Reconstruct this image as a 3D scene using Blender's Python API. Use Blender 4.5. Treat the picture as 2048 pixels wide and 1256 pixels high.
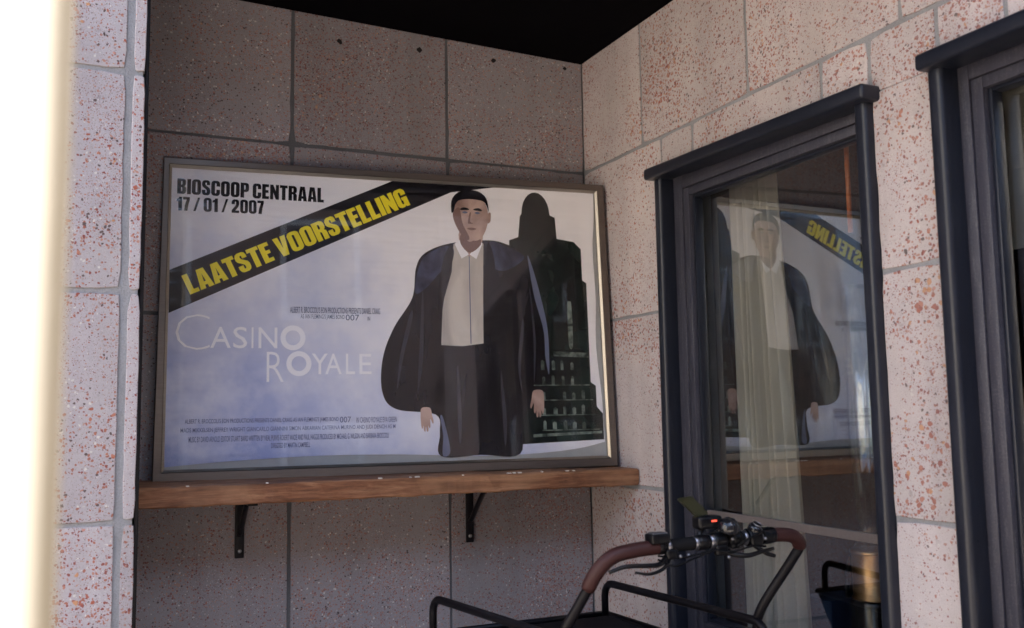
import bpy, bmesh, math, random
from mathutils import Vector, Matrix, noise
from mathutils.geometry import tessellate_polygon
random.seed(7)
D = bpy.data
scene = bpy.context.scene
for o in list(D.objects): D.objects.remove(o)

# ------------------------------------------------------------------ camera
cd = D.cameras.new("camera"); cam = D.objects.new("camera", cd)
scene.collection.objects.link(cam); scene.camera = cam
RT = Vector((0.91015102, -0.41399197, -0.01535485))
UP = Vector((-0.02810791, -0.0986885, 0.99472133))
FW = Vector((0.41332199, 0.90491504, 0.10145789))
M4 = Matrix((RT, UP, -FW)).transposed().to_4x4()
M4.translation = Vector((-2.02966, -3.64386, 1.45925))
cam.matrix_world = M4
cd.sensor_width = 36; cd.lens = 33.2534
cd.clip_start = 0.02; cd.clip_end = 400
cd.dof.use_dof = True; cd.dof.focus_distance = 3.3; cd.dof.aperture_fstop = 2.8

# ------------------------------------------------------------------ light
SUN = Vector((0.90, -1.0, 1.45)).normalized()
world = D.worlds.new("World"); scene.world = world; world.use_nodes = True
wn = world.node_tree; bg = wn.nodes["Background"]
sky = wn.nodes.new("ShaderNodeTexSky"); sky.sky_type = 'NISHITA'; sky.sun_disc = False
sky.sun_elevation = math.asin(SUN.z); sky.sun_rotation = math.atan2(SUN.x, SUN.y)
sky.dust_density = 2.0
wn.links.new(sky.outputs[0], bg.inputs[0]); bg.inputs[1].default_value = 0.14
sl = D.lights.new("sun", 'SUN'); sl.energy = 5.0; sl.angle = math.radians(0.5); sl.color = (1, .94, .85)
so = D.objects.new("sun", sl); scene.collection.objects.link(so)
so.rotation_euler = SUN.to_track_quat('Z', 'Y').to_euler()
vs = scene.view_settings
vs.view_transform = 'Standard'; vs.look = 'None'; vs.gamma = 1; vs.use_curve_mapping = False
vs.exposure = 2.85
scene.cycles.max_bounces = 10; scene.cycles.transparent_max_bounces = 16
scene.cycles.sample_clamp_indirect = 6
scene.cycles.caustics_reflective = False; scene.cycles.caustics_refractive = False

# ------------------------------------------------------------------ helpers
S = 1.7; GZ = 1.15
def W(x, y, z): return Vector((x*S, y*S, z*S+GZ))
def zz(v): return v*S+GZ

def link(o, parent=None):
    scene.collection.objects.link(o)
    if parent is not None: o.parent = parent
    return o
def wloc(o):
    v = Vector(o.location)
    while o.parent is not None:
        o = o.parent; v += Vector(o.location)
    return v
def thing(name, label, cat, loc, group=None):
    o = D.objects.new(name, None); link(o); o.location = loc
    o.empty_display_size = .1
    o["label"] = label; o["category"] = cat
    if group: o["group"] = group
    return o
def obj(name, bm, mat, parent=None, origin=None, smooth=False, label=None, kind=None):
    """bm is in world coordinates; the object is linked as one mesh with its origin at `origin`"""
    base = wloc(parent) if parent is not None else Vector((0, 0, 0))
    org = Vector(origin) if origin is not None else base
    bmesh.ops.translate(bm, verts=bm.verts, vec=-org)
    me = D.meshes.new(name); bm.to_mesh(me); bm.free()
    if smooth is True:
        for p in me.polygons: p.use_smooth = True
    elif smooth: me.shade_flat(); me.set_sharp_from_angle(angle=math.radians(smooth)) if hasattr(me, 'set_sharp_from_angle') else None
    me.materials.append(mat)
    o = D.objects.new(name, me); link(o, parent); o.location = org-base
    if label: o["label"] = label
    if kind: o["kind"] = kind
    return o
def smooth_by_angle(o, deg=35):
    me = o.data
    for p in me.polygons: p.use_smooth = True
    me.set_sharp_from_angle(angle=math.radians(deg))
    return o
def box(bm, a, b, bev=0, seg=2):
    a = Vector(a); b = Vector(b)
    r = bmesh.ops.create_cube(bm, size=1)
    c = (a+b)/2; s = b-a
    for v in r['verts']: v.co = Vector((v.co.x*s.x, v.co.y*s.y, v.co.z*s.z))+c
    if bev:
        es = list({e for v in r['verts'] for e in v.link_edges})
        bmesh.ops.bevel(bm, geom=es, offset=bev, segments=seg, affect='EDGES', profile=.5)
    return bm
def nb(): return bmesh.new()
def catmull(pts, n=8, closed=False):
    P = [Vector(p) for p in pts]; out = []
    N = len(P); rng = range(N if closed else N-1)
    for i in rng:
        if closed: p0, p1, p2, p3 = P[(i-1) % N], P[i], P[(i+1) % N], P[(i+2) % N]
        else:
            p1, p2 = P[i], P[i+1]; p0 = P[i-1] if i > 0 else p1*2-p2; p3 = P[i+2] if i+2 < N else p2*2-p1
        for k in range(n):
            t = k/n
            out.append(.5*((2*p1)+(p2-p0)*t+(2*p0-5*p1+4*p2-p3)*t*t+(3*p1-p0-3*p2+p3)*t**3))
    if not closed: out.append(P[-1])
    return out
def tube(bm, pts, r, n=12, caps=True):
    """pts world points; r radius or list"""
    pts = [Vector(p) for p in pts]; N = len(pts)
    rs = r if isinstance(r, (list, tuple)) else [r]*N
    prev = None; rings = []
    for i, p in enumerate(pts):
        t = (pts[min(i+1, N-1)]-pts[max(i-1, 0)]).normalized()
        if prev is None:
            a = t.orthogonal().normalized()
        else:
            a = (prev-t*prev.dot(t)).normalized()
        prev = a; b = t.cross(a)
        rings.append([bm.verts.new(p+(a*math.cos(2*math.pi*k/n)+b*math.sin(2*math.pi*k/n))*rs[i]) for k in range(n)])
    for i in range(N-1):
        for k in range(n):
            bm.faces.new((rings[i][k], rings[i][(k+1) % n], rings[i+1][(k+1) % n], rings[i+1][k]))
    if caps:
        bm.faces.new(rings[0][::-1]); bm.faces.new(rings[-1])
    return bm
def lathe(bm, prof, origin, axis=(0, 0, 1), n=24, closed=False):
    """prof: list of (radius, height) along axis"""
    q = Vector((0, 0, 1)).rotation_difference(Vector(axis).normalized()); o = Vector(origin)
    rings = []
    for r, h in prof:
        rings.append([bm.verts.new(o+q @ Vector((r*math.cos(2*math.pi*k/n), r*math.sin(2*math.pi*k/n), h))) for k in range(n)])
    m = len(rings)
    for i in range(m if closed else m-1):
        A, B = rings[i], rings[(i+1) % m]
        for k in range(n): bm.faces.new((A[k], A[(k+1) % n], B[(k+1) % n], B[k]))
    if not closed:
        bm.faces.new(rings[0][::-1]); bm.faces.new(rings[-1])
    return bm

# ------------------------------------------------------------------ materials
def newmat(name):
    m = D.materials.new(name); m.use_nodes = True
    nt = m.node_tree; b = nt.nodes["Principled BSDF"]
    return m, nt, b
def N(nt, t, **kw):
    n = nt.nodes.new(t)
    for k, v in kw.items(): setattr(n, k, v)
    return n
def setin(n, **kw):
    for k, v in kw.items(): n.inputs[k.replace('_', ' ')].default_value = v
def math_(nt, op, a, b=None, c=None, clamp=False):
    n = nt.nodes.new("ShaderNodeMath"); n.operation = op; n.use_clamp = clamp
    for i, x in enumerate((a, b, c)):
        if x is None: continue
        if hasattr(x, 'links'): nt.links.new(x, n.inputs[i])
        else: n.inputs[i].default_value = x
    return n.outputs[0]
def mix(nt, f, a, b, mode='MIX'):
    n = nt.nodes.new("ShaderNodeMix"); n.data_type = 'RGBA'; n.blend_type = mode
    for i, x in ((0, f), (6, a), (7, b)):
        if hasattr(x, 'links'): nt.links.new(x, n.inputs[i])
        else: n.inputs[i].default_value = x if i == 0 else (*x, 1) if len(x) == 3 else x
    return n.outputs[2]
def ramp(nt, fac, stops, const=False):
    r = nt.nodes.new("ShaderNodeValToRGB"); cr = r.color_ramp
    if const: cr.interpolation = 'CONSTANT'
    while len(cr.elements) < len(stops): cr.elements.new(.5)
    for e, (p, c) in zip(cr.elements, stops):
        e.position = p; e.color = (*c, 1) if len(c) == 3 else c
    nt.links.new(fac, r.inputs[0]); return r.outputs[0]
def noise_(nt, vec, scale, detail=4, rough=.55):
    n = nt.nodes.new("ShaderNodeTexNoise"); n.inputs['Scale'].default_value = scale
    n.inputs['Detail'].default_value = detail; n.inputs['Roughness'].default_value = rough
    if vec is not None: nt.links.new(vec, n.inputs['Vector'])
    return n
def bump(nt, h, strength, dist, b, prev=None):
    n = nt.nodes.new("ShaderNodeBump"); n.inputs['Strength'].default_value = strength; n.inputs['Distance'].default_value = dist
    nt.links.new(h, n.inputs['Height'])
    if prev is not None: nt.links.new(prev, n.inputs['Normal'])
    if b is not None: nt.links.new(n.outputs[0], b.inputs['Normal'])
    return n.outputs[0]

def terrazzo(name, sc=1.0, base=(.46, .43, .425), big=1.0, small=1.0, sat=1.08, chipmix=1.0):
    m, nt, b = newmat(name)
    tc = N(nt, "ShaderNodeTexCoord"); oi = N(nt, "ShaderNodeObjectInfo")
    cx = N(nt, "ShaderNodeCombineXYZ")
    for i, k in enumerate((37., 91., 53.)):
        nt.links.new(math_(nt, 'MULTIPLY', oi.outputs['Random'], k), cx.inputs[i])
    va = N(nt, "ShaderNodeVectorMath", operation='ADD')
    nt.links.new(tc.outputs['Object'], va.inputs[0]); nt.links.new(cx.outputs[0], va.inputs[1])
    P = va.outputs[0]
    nd = noise_(nt, P, 90*sc, 2)
    vs_ = N(nt, "ShaderNodeVectorMath", operation='MULTIPLY_ADD')
    nt.links.new(nd.outputs['Color'], vs_.inputs[0]); vs_.inputs[1].default_value = (.010/sc,)*3; nt.links.new(P, vs_.inputs[2])
    Q = vs_.outputs[0]
    dens = noise_(nt, P, 2.6, 3, .5).outputs['Fac']
    fr_ = math_(nt, 'FRACT', math_(nt, 'MULTIPLY', oi.outputs['Random'], 7.31))
    dens = math_(nt, 'ADD', dens, math_(nt, 'MULTIPLY_ADD', fr_, .20, -.10))
    dens2 = noise_(nt, P, 5.5, 2, .5).outputs['Fac']
    fine = noise_(nt, P, 260, 3, .7).outputs['Fac']
    mott = noise_(nt, P, 7, 5, .6).outputs['Fac']
    col = mix(nt, mott, tuple(c*.80 for c in base), tuple(min(1, c*1.20) for c in base))
    col = mix(nt, math_(nt, 'MULTIPLY', dens2, .5), col, (base[0]*.92, base[1]*.92, base[2]*1.08))
    col = mix(nt, math_(nt, 'MULTIPLY_ADD', fine, 1.6, -.75, clamp=True), col, tuple(c*.62 for c in base))
    masks = []
    def layer(scale, frac, rad, colors, soft, dn, amt, prevcol):
        v = N(nt, "ShaderNodeTexVoronoi"); v.inputs['Scale'].default_value = scale
        nt.links.new(Q, v.inputs['Vector'])
        sp = N(nt, "ShaderNodeSeparateColor"); nt.links.new(v.outputs['Color'], sp.inputs[0])
        # chip present where the cell value passes a density-driven threshold
        th = math_(nt, 'MULTIPLY_ADD', dn, -amt, 1-frac+amt*.5)
        on = math_(nt, 'SUBTRACT', sp.outputs[0], th)
        r_ = math_(nt, 'MULTIPLY', math_(nt, 'MULTIPLY_ADD', on, 2.2, .35, clamp=True), rad)
        on = math_(nt, 'GREATER_THAN', on, 0)
        d = math_(nt, 'SUBTRACT', r_, v.outputs['Distance'])
        k = math_(nt, 'MULTIPLY', math_(nt, 'MULTIPLY', d, soft, clamp=True), on, clamp=True)
        cc = ramp(nt, sp.outputs[1], colors, True)
        masks.append(k)
        return mix(nt, math_(nt, 'MULTIPLY', k, chipmix), prevcol, cc)
    reds = [(0, (.38, .13, .09)), (.3, (.46, .20, .14)), (.55, (.30, .09, .07)), (.72, (.55, .30, .17)), (.88, (.52, .27, .22)), (.95, (.07, .05, .05))]
    reds2 = [(0, (.36, .15, .11)), (.35, (.25, .08, .07)), (.6, (.42, .23, .18)), (.82, (.10, .07, .07)), (.93, (.62, .60, .57))]
    col = layer(330*sc, .30*small, .52, [(0, (.28, .13, .11)), (.4, (.20, .13, .13)), (.7, (.40, .22, .17)), (.86, (.6, .58, .56))], 9, dens2, 1.0, col)
    col = layer(140*sc, .42*small, .55, reds2, 9, dens, 1.5, col)
    col = layer(76*sc, .20*big, .50, reds, 10, dens, 1.5, col)
    # patchy grime and water marks
    tw = N(nt, "ShaderNodeTexCoord")
    g = N(nt, "ShaderNodeNewGeometry")
    st = noise_(nt, g.outputs['Position'], 1.7, 6, .65).outputs['Fac']
    col = mix(nt, math_(nt, 'MULTIPLY_ADD', st, 1.2, -.38, clamp=True), col, mix(nt, .45, col, (.16, .14, .13)))
    mpz = N(nt, "ShaderNodeMapping"); mpz.inputs['Scale'].default_value = (7, 7, .55)
    nt.links.new(g.outputs['Position'], mpz.inputs['Vector'])
    sk = noise_(nt, mpz.outputs[0], 1.0, 5, .6).outputs['Fac']
    col = mix(nt, math_(nt, 'MULTIPLY_ADD', sk, 3.0, -1.45, clamp=True), col, mix(nt, .28, col, (.13, .11, .105)))
    sp_ = noise_(nt, P, 34, 3, .7).outputs['Fac']
    col = mix(nt, math_(nt, 'MULTIPLY_ADD', sp_, 5.0, -3.1, clamp=True), col, mix(nt, .5, col, (.10, .08, .08)))
    # a tone of its own for every block
    tone = math_(nt, 'MULTIPLY_ADD', oi.outputs['Random'], .24, .88)
    hs = N(nt, "ShaderNodeHueSaturation"); nt.links.new(col, hs.inputs['Color']); nt.links.new(tone, hs.inputs['Value'])
    hs.inputs['Saturation'].default_value = sat
    nt.links.new(hs.outputs[0], b.inputs['Base Color'])
    b.inputs['Roughness'].default_value = .78
    b.inputs['Specular IOR Level'].default_value = .3
    h = math_(nt, 'ADD', math_(nt, 'MULTIPLY', fine, .5), math_(nt, 'MULTIPLY', masks[2], .5))
    h = math_(nt, 'ADD', h, math_(nt, 'MULTIPLY', mott, 1.2))
    bump(nt, h, .7, .004, b)
    return m

def painted(name, col, rough=.4, wear=.15, bumpd=.0006, spec=.5, scale=30):
    m, nt, b = newmat(name)
    tc = N(nt, "ShaderNodeTexCoord")
    n1 = noise_(nt, tc.outputs['Object'], scale*.25, 5, .6).outputs['Fac']
    n2 = noise_(nt, tc.outputs['Object'], scale*6, 4, .7).outputs['Fac']
    c = mix(nt, n1, tuple(x*.78 for x in col), tuple(min(1, x*1.25) for x in col))
    if scale == 30:
        mpz = N(nt, "ShaderNodeMapping"); mpz.inputs['Scale'].default_value = (40, 40, 3)
        nt.links.new(tc.outputs['Object'], mpz.inputs['Vector'])
        br_ = noise_(nt, mpz.outputs[0], 3, 4, .6).outputs['Fac']
        n2 = math_(nt, 'ADD', math_(nt, 'MULTIPLY', n2, .55), math_(nt, 'MULTIPLY', br_, .45))
    dust = math_(nt, 'MULTIPLY', math_(nt, 'MULTIPLY_ADD', n2, 3.5, -1.75, clamp=True), wear, clamp=True)
    c = mix(nt, dust, c, (.22, .22, .22))
    nt.links.new(c, b.inputs['Base Color'])
    nt.links.new(math_(nt, 'MULTIPLY_ADD', n1, .3, rough-.15, clamp=True), b.inputs['Roughness'])
    b.inputs['Specular IOR Level'].default_value = spec
    bump(nt, math_(nt, 'ADD', n2, math_(nt, 'MULTIPLY', n1, 3)), .4, bumpd, b)
    return m
def metal(name, col, rough=.35, scr=.1):
    m, nt, b = newmat(name)
    tc = N(nt, "ShaderNodeTexCoord")
    mp = N(nt, "ShaderNodeMapping"); mp.inputs['Scale'].default_value = (3, 3, 40)
    nt.links.new(tc.outputs['Object'], mp.inputs['Vector'])
    n1 = noise_(nt, mp.outputs[0], 6, 5, .6).outputs['Fac']
    b.inputs['Metallic'].default_value = 1
    nt.links.new(mix(nt, n1, tuple(x*.75 for x in col), tuple(min(1, x*1.2) for x in col)), b.inputs['Base Color'])
    nt.links.new(math_(nt, 'MULTIPLY_ADD', n1, .3, rough-.15, clamp=True), b.inputs['Roughness'])
    bump(nt, n1, .15, .0004, b)
    return m
def mortar_mat(name, col):
    m, nt, b = newmat(name)
    tc = N(nt, "ShaderNodeTexCoord")
    a = noise_(nt, tc.outputs['Object'], 9, 6, .65).outputs['Fac']
    f = noise_(nt, tc.outputs['Object'], 180, 4, .7).outputs['Fac']
    c = mix(nt, a, tuple(x*.65 for x in col), tuple(x*1.35 for x in col))
    c = mix(nt, math_(nt, 'MULTIPLY_ADD', f, 2, -.9, clamp=True), c, tuple(x*.6 for x in col))
    nt.links.new(c, b.inputs['Base Color']); b.inputs['Roughness'].default_value = .9
    bump(nt, math_(nt, 'ADD', f, math_(nt, 'MULTIPLY', a, 3)), .8, .004, b)
    return m
def glass_mat(name, ior=1.5, tint=(.93, .97, .95), boost=0.0):
    m, nt, b = newmat(name)
    nt.nodes.remove(b)
    out = nt.nodes["Material Output"]
    tr = N(nt, "ShaderNodeBsdfTransparent"); tr.inputs[0].default_value = (*tint, 1)
    gl = N(nt, "ShaderNodeBsdfGlossy"); gl.inputs['Roughness'].default_value = .004
    gl.inputs[0].default_value = (.95, .97, 1, 1)
    lw = N(nt, "ShaderNodeLayerWeight"); lw.inputs['Blend'].default_value = .5
    tc = N(nt, "ShaderNodeTexCoord")
    wv = noise_(nt, tc.outputs['Object'], 1.6, 1, .4).outputs['Fac']
    nb_ = bump(nt, wv, .06, .010, None)
    nt.links.new(nb_, gl.inputs['Normal'])
    f = math_(nt, 'MULTIPLY_ADD', math_(nt, 'POWER', lw.outputs['Facing'], 5.0), 1-ior, ior, clamp=True)
    mx = N(nt, "ShaderNodeMixShader"); nt.links.new(f, mx.inputs[0])
    nt.links.new(tr.outputs[0], mx.inputs[1]); nt.links.new(gl.outputs[0], mx.inputs[2])
    nt.links.new(mx.outputs[0], out.inputs['Surface'])
    return m
def wood_mat(name, c1, c2, c3, axis='X', scale=1.0, rough=.7):
    m, nt, b = newmat(name)
    tc = N(nt, "ShaderNodeTexCoord"); mp = N(nt, "ShaderNodeMapping")
    sc = {'X': (1.6, 22, 22), 'Z': (22, 22, 1.6), 'Y': (22, 1.6, 22)}[axis]
    mp.inputs['Scale'].default_value = tuple(s*scale for s in sc)
    nt.links.new(tc.outputs['Object'], mp.inputs['Vector'])
    g1 = noise_(nt, mp.outputs[0], 1.6, 8, .65); g1.inputs['Distortion'].default_value = .8
    g2 = noise_(nt, mp.outputs[0], 9, 6, .75)
    c = ramp(nt, g1.outputs['Fac'], [(.28, c1), (.5, c2), (.72, c3)])
    c = mix(nt, math_(nt, 'MULTIPLY_ADD', g2.outputs['Fac'], 2.2, -1.0, clamp=True), c, tuple(x*.45 for x in c1))
    big = noise_(nt, tc.outputs['Object'], 3.2, 4, .6).outputs['Fac']
    c = mix(nt, math_(nt, 'MULTIPLY_ADD', big, 2.4, -1.1, clamp=True), c, tuple(x*.9 for x in c3))
    # knots
    v = N(nt, "ShaderNodeTexVoronoi"); mp2 = N(nt, "ShaderNodeMapping"); mp2.inputs['Scale'].default_value = tuple((3.0, 9, 9)) if axis == 'X' else (9, 9, 3)
    nt.links.new(tc.outputs['Object'], mp2.inputs['Vector']); nt.links.new(mp2.outputs[0], v.inputs['Vector'])
    v.inputs['Scale'].default_value = 1.0
    kn = math_(nt, 'MULTIPLY_ADD', v.outputs['Distance'], -6, 1.75, clamp=True)
    c = mix(nt, math_(nt, 'MULTIPLY', kn, .85), c, (.03, .015, .012))
    nt.links.new(c, b.inputs['Base Color']); b.inputs['Roughness'].default_value = rough
    b.inputs['Specular IOR Level'].default_value = .35
    bump(nt, math_(nt, 'SUBTRACT', g2.outputs['Fac'], kn), .5, .002, b)
    return m
def print_mat(name, colfn, rough=.26):
    """glossy poster paper; all the inks share the same gentle cockle of the sheet"""
    m, nt, b = newmat(name)
    g = N(nt, "ShaderNodeNewGeometry")
    P = g.outputs['Position']
    c = colfn(nt, P) if callable(colfn) else None
    if c is None: b.inputs['Base Color'].default_value = (*colfn, 1)
    else: nt.links.new(c, b.inputs['Base Color'])
    b.inputs['Roughness'].default_value = rough
    b.inputs['Coat Weight'].default_value = .30; b.inputs['Specular IOR Level'].default_value = .35; b.inputs['Coat Roughness'].default_value = .10
    mp = N(nt, "ShaderNodeMapping"); mp.inputs['Scale'].default_value = (1.0, 1.0, .35)
    nt.links.new(P, mp.inputs['Vector'])
    a = noise_(nt, mp.outputs[0], 5.5, 2, .45).outputs['Fac']
    mp2 = N(nt, "ShaderNodeMapping"); mp2.inputs['Scale'].default_value = (.5, .5, 3.2)
    nt.links.new(P, mp2.inputs['Vector'])
    a2 = noise_(nt, mp2.outputs[0], 6, 2, .5).outputs['Fac']
    h = math_(nt, 'ADD', math_(nt, 'MULTIPLY', a, 1.0), math_(nt, 'MULTIPLY', a2, .35))
    nn = bump(nt, h, .55, .03, b)
    nt.links.new(nn, b.inputs['Coat Normal'])
    return m

M = {}
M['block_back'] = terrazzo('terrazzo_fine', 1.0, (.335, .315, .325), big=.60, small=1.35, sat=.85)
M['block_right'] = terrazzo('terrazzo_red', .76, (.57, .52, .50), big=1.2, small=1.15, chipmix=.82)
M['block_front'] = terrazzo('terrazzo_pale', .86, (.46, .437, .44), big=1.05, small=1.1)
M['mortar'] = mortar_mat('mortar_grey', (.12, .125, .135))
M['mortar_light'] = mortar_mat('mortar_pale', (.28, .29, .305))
M['trim'] = painted('navy_gloss_paint', (.010, .0125, .021), .34, .06, spec=.4)
M['sash'] = painted('slate_paint', (.030, .030, .044), .45, .45)
M['groove'] = painted('black_gap', (.008, .008, .010), .8, 0)
M['ceil'] = painted('black_soffit', (.003, .0025, .0035), .95, .0, spec=.03)
M['frame'] = metal('bronze_aluminium', (.22, .19, .165), .42)
M['lip'] = metal('bright_aluminium', (.42, .39, .34), .38)
M['backing'] = painted('grey_backing', (.40, .41, .40), .5, .1)
M['glass'] = glass_mat('window_glass', .20, (.97, .98, .97))
M['glass_tube'] = glass_mat('clear_glass_tube', .16, (.96, .98, .97))
M['shelf'] = wood_mat('weathered_wood', (.055, .020, .010), (.21, .088, .042), (.40, .215, .115))
M['iron'] = painted('black_iron', (.006, .005, .007), .5, .06, spec=.25)
M['steel'] = metal('screw_steel', (.5, .5, .5), .3)
M['black'] = painted('black_powdercoat', (.004, .0035, .005), .42, .02, .0003, .18)
M['plastic'] = painted('black_plastic', (.004, .004, .005), .3, .02, .0003, .25)
M['gloss'] = painted('black_gloss_dome', (.01, .01, .012), .10, 0, .0001)
M['silver'] = metal('silver_trim', (.28, .28, .30), .35)
M['leather'] = painted('red_brown_leather', (.034, .0085, .0075), .55, .03, .0008, .35, 60)
M['boxpanel'] = painted('black_panel', (.006, .005, .006), .7, .05, spec=.12)
M['rubber'] = painted('rubber', (.005, .005, .006), .8, .02, spec=.15)
M['post'] = painted('cream_white_paint', (.175, .162, .138), .6, .05)
M['olive'] = painted('olive_mirror_back', (.020, .022, .008), .3, .05)
M['brass'] = metal('aged_brass', (.46, .27, .13), .35)
M['curtain'] = None
M['room'] = painted('room_paint', (.10, .095, .09), .8, .05)
M['roomwood'] = wood_mat('dark_panelling', (.03, .012, .007), (.07, .026, .013), (.10, .042, .02), 'Z')
M['copper'] = painted('orange_copper', (.40, .10, .012), .35, .05)
M['blue'] = painted('blue_card', (.006, .022, .065), .5, .05)
def curtain_mat():
    m, nt, b = newmat('cream_curtain')
    tc = N(nt, "ShaderNodeTexCoord")
    w = noise_(nt, tc.outputs['Object'], 220, 3, .6).outputs['Fac']
    n = noise_(nt, tc.outputs['Object'], 4, 4, .6).outputs['Fac']
    c = mix(nt, n, (.74, .71, .60), (.92, .89, .80))
    c = mix(nt, math_(nt, 'MULTIPLY', w, .3), c, (.45, .41, .31))
    nt.links.new(c, b.inputs['Base Color']); b.inputs['Roughness'].default_value = .9
    b.inputs['Sheen Weight'].default_value = .2
    bump(nt, w, .3, .0008, b)
    return m
M['curtain'] = curtain_mat()
def paving_mat():
    m, nt, b = newmat('clay_paving')
    g = N(nt, "ShaderNodeNewGeometry")
    br = N(nt, "ShaderNodeTexBrick"); br.inputs['Scale'].default_value = 4.5
    nt.links.new(g.outputs['Position'], br.inputs['Vector'])
    br.inputs['Color1'].default_value = (.30, .25, .21, 1); br.inputs['Color2'].default_value = (.26, .22, .19, 1)
    br.inputs['Mortar'].default_value = (.14, .13, .12, 1)
    n = noise_(nt, g.outputs['Position'], 3, 6, .6).outputs['Fac']
    c = mix(nt, n, br.outputs[0], (.32, .28, .24)); nt.links.new(c, b.inputs['Base Color'])
    b.inputs['Roughness'].default_value = .85
    bump(nt, br.outputs['Fac'], -.4, .004, b)
    return m
M['paving'] = paving_mat()
M['winwhite'] = painted('white_window_paint', (.7, .7, .68), .5)
M['facade'] = mortar_mat('street_brick', (.20, .13, .10))
M['facade2'] = mortar_mat('street_render', (.70, .62, .52))

# ------------------------------------------------------------------ walls of terrazzo blocks
def block_mesh(u0, u1, v0, v1, to3, normal_off, rnd, depth=.05, proud=.0, gap=.007):
    """a block with uneven worn edges; to3(u,v,w) maps wall coordinates (metres) to the world"""
    bm = nb()
    j = .0016
    def side(a, b_, n):
        out = []
        for k in range(n):
            t = k/n; out.append((a[0]+(b_[0]-a[0])*t, a[1]+(b_[1]-a[1])*t))
        return out
    nu = max(3, int((u1-u0)/.055)); nv = max(3, int((v1-v0)/.055))
    c = [(u0, v0), (u1, v0), (u1, v1), (u0, v1)]
    ring = side(c[0], c[1], nu)+side(c[1], c[2], nv)+side(c[2], c[3], nu)+side(c[3], c[0], nv)
    cu, cv = (u0+u1)/2, (v0+v1)/2; hu, hv = (u1-u0)/2, (v1-v0)/2
    pr = []
    corners = {0, nu, nu+nv, 2*nu+nv}
    for i, (u, v) in enumerate(ring):
        d = j*rnd.uniform(-1, 1)+(.003 if rnd.random() < .10 else 0)
        if i in corners: d += rnd.uniform(.002, .006)
        u -= math.copysign(d, u-cu) if abs(abs(u-cu)-hu) < 1e-6 else 0
        v -= math.copysign(d, v-cv) if abs(abs(v-cv)-hv) < 1e-6 else 0
        pr.append((u, v))
    def inset(p, a):
        return (cu+(p[0]-cu)*(1-a/hu), cv+(p[1]-cv)*(1-a/hv))
    bev = rnd.uniform(.0014, .0024)
    r0 = [bm.verts.new(to3(u, v, -depth)) for u, v in pr]
    r1 = [bm.verts.new(to3(u, v, proud-bev)) for u, v in pr]
    r2 = [bm.verts.new(to3(*inset(p, bev), proud)) for p in pr]
    n = len(pr)
    for A, B in ((r0, r1), (r1, r2)):
        for k in range(n): bm.faces.new((A[k], A[(k+1) % n], B[(k+1) % n], B[k]))
    bm.faces.new(r2)
    bmesh.ops.recalc_face_normals(bm, faces=bm.faces)
    return bm
def lay_blocks(rects, to3, mat, parent, seed, gu=.0054, gv=.0054, depth=.05):
    rnd = random.Random(seed)
    for r in rects:
        u0, u1, v0, v1 = [x*S for x in r[:4]]
        # half a joint off every side, uneven, and a hair out of plumb
        g = [gu*rnd.uniform(.75, 1.25), gu*rnd.uniform(.75, 1.25), gv*rnd.uniform(.75, 1.25), gv*rnd.uniform(.75, 1.25)]
        if len(r) > 4:
            for i, s in enumerate(r[4]):
                if s is not None: g[i] = s
        a, b_, c, d = u0+g[0], u1-g[1], v0+g[2], v1-g[3]
        pr = rnd.uniform(-.001, .0015)
        bm = block_mesh(a, b_, c, d, to3, None, rnd, depth, pr)
        if len(bm.verts): obj('block', bm, mat, parent, to3((a+b_)/2, (c+d)/2, 0))

HOLES = [(-1.113, 2.955, .011), (-.775, 2.970, .012), (-.437, 2.972, .011), (-.087, 2.985, .009)]
ROWS = [(-.676, -.4), (-.4, 0), (0, .4), (.4, .8), (.8, 1.2)]
JD = .0045   # how far the joints lie behind the block faces
# back wall, y = 0, u = x, v = z (fit units * S, z offset)
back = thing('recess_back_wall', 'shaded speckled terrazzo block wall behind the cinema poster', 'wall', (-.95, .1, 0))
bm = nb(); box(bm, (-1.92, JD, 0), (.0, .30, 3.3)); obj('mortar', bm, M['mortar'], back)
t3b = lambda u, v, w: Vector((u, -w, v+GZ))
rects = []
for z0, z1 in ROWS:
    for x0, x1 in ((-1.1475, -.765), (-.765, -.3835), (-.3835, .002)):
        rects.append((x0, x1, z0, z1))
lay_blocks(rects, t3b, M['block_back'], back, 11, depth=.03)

M['stain'] = painted('dark_hole', (.012, .010, .010), .95, .0)
rnd = random.Random(4)
for hx, hz, hr in HOLES:
    bm = nb(); k_ = 9; c0 = [bm.verts.new((hx+hr*rnd.uniform(.6, 1.3)*math.cos(2*math.pi*k/k_), -.0025, hz+hr*rnd.uniform(.6, 1.2)*math.sin(2*math.pi*k/k_))) for k in range(k_)]
    c1 = [bm.verts.new((v.co.x, .004, v.co.z)) for v in c0]
    bm.faces.new(c0); [bm.faces.new((c0[k], c0[(k+1) % k_], c1[(k+1) % k_], c1[k])) for k in range(k_)]
    bmesh.ops.recalc_face_normals(bm, faces=bm.faces)
    obj('plugged_hole', bm, M['stain'], back, (hx, 0, hz))

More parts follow.
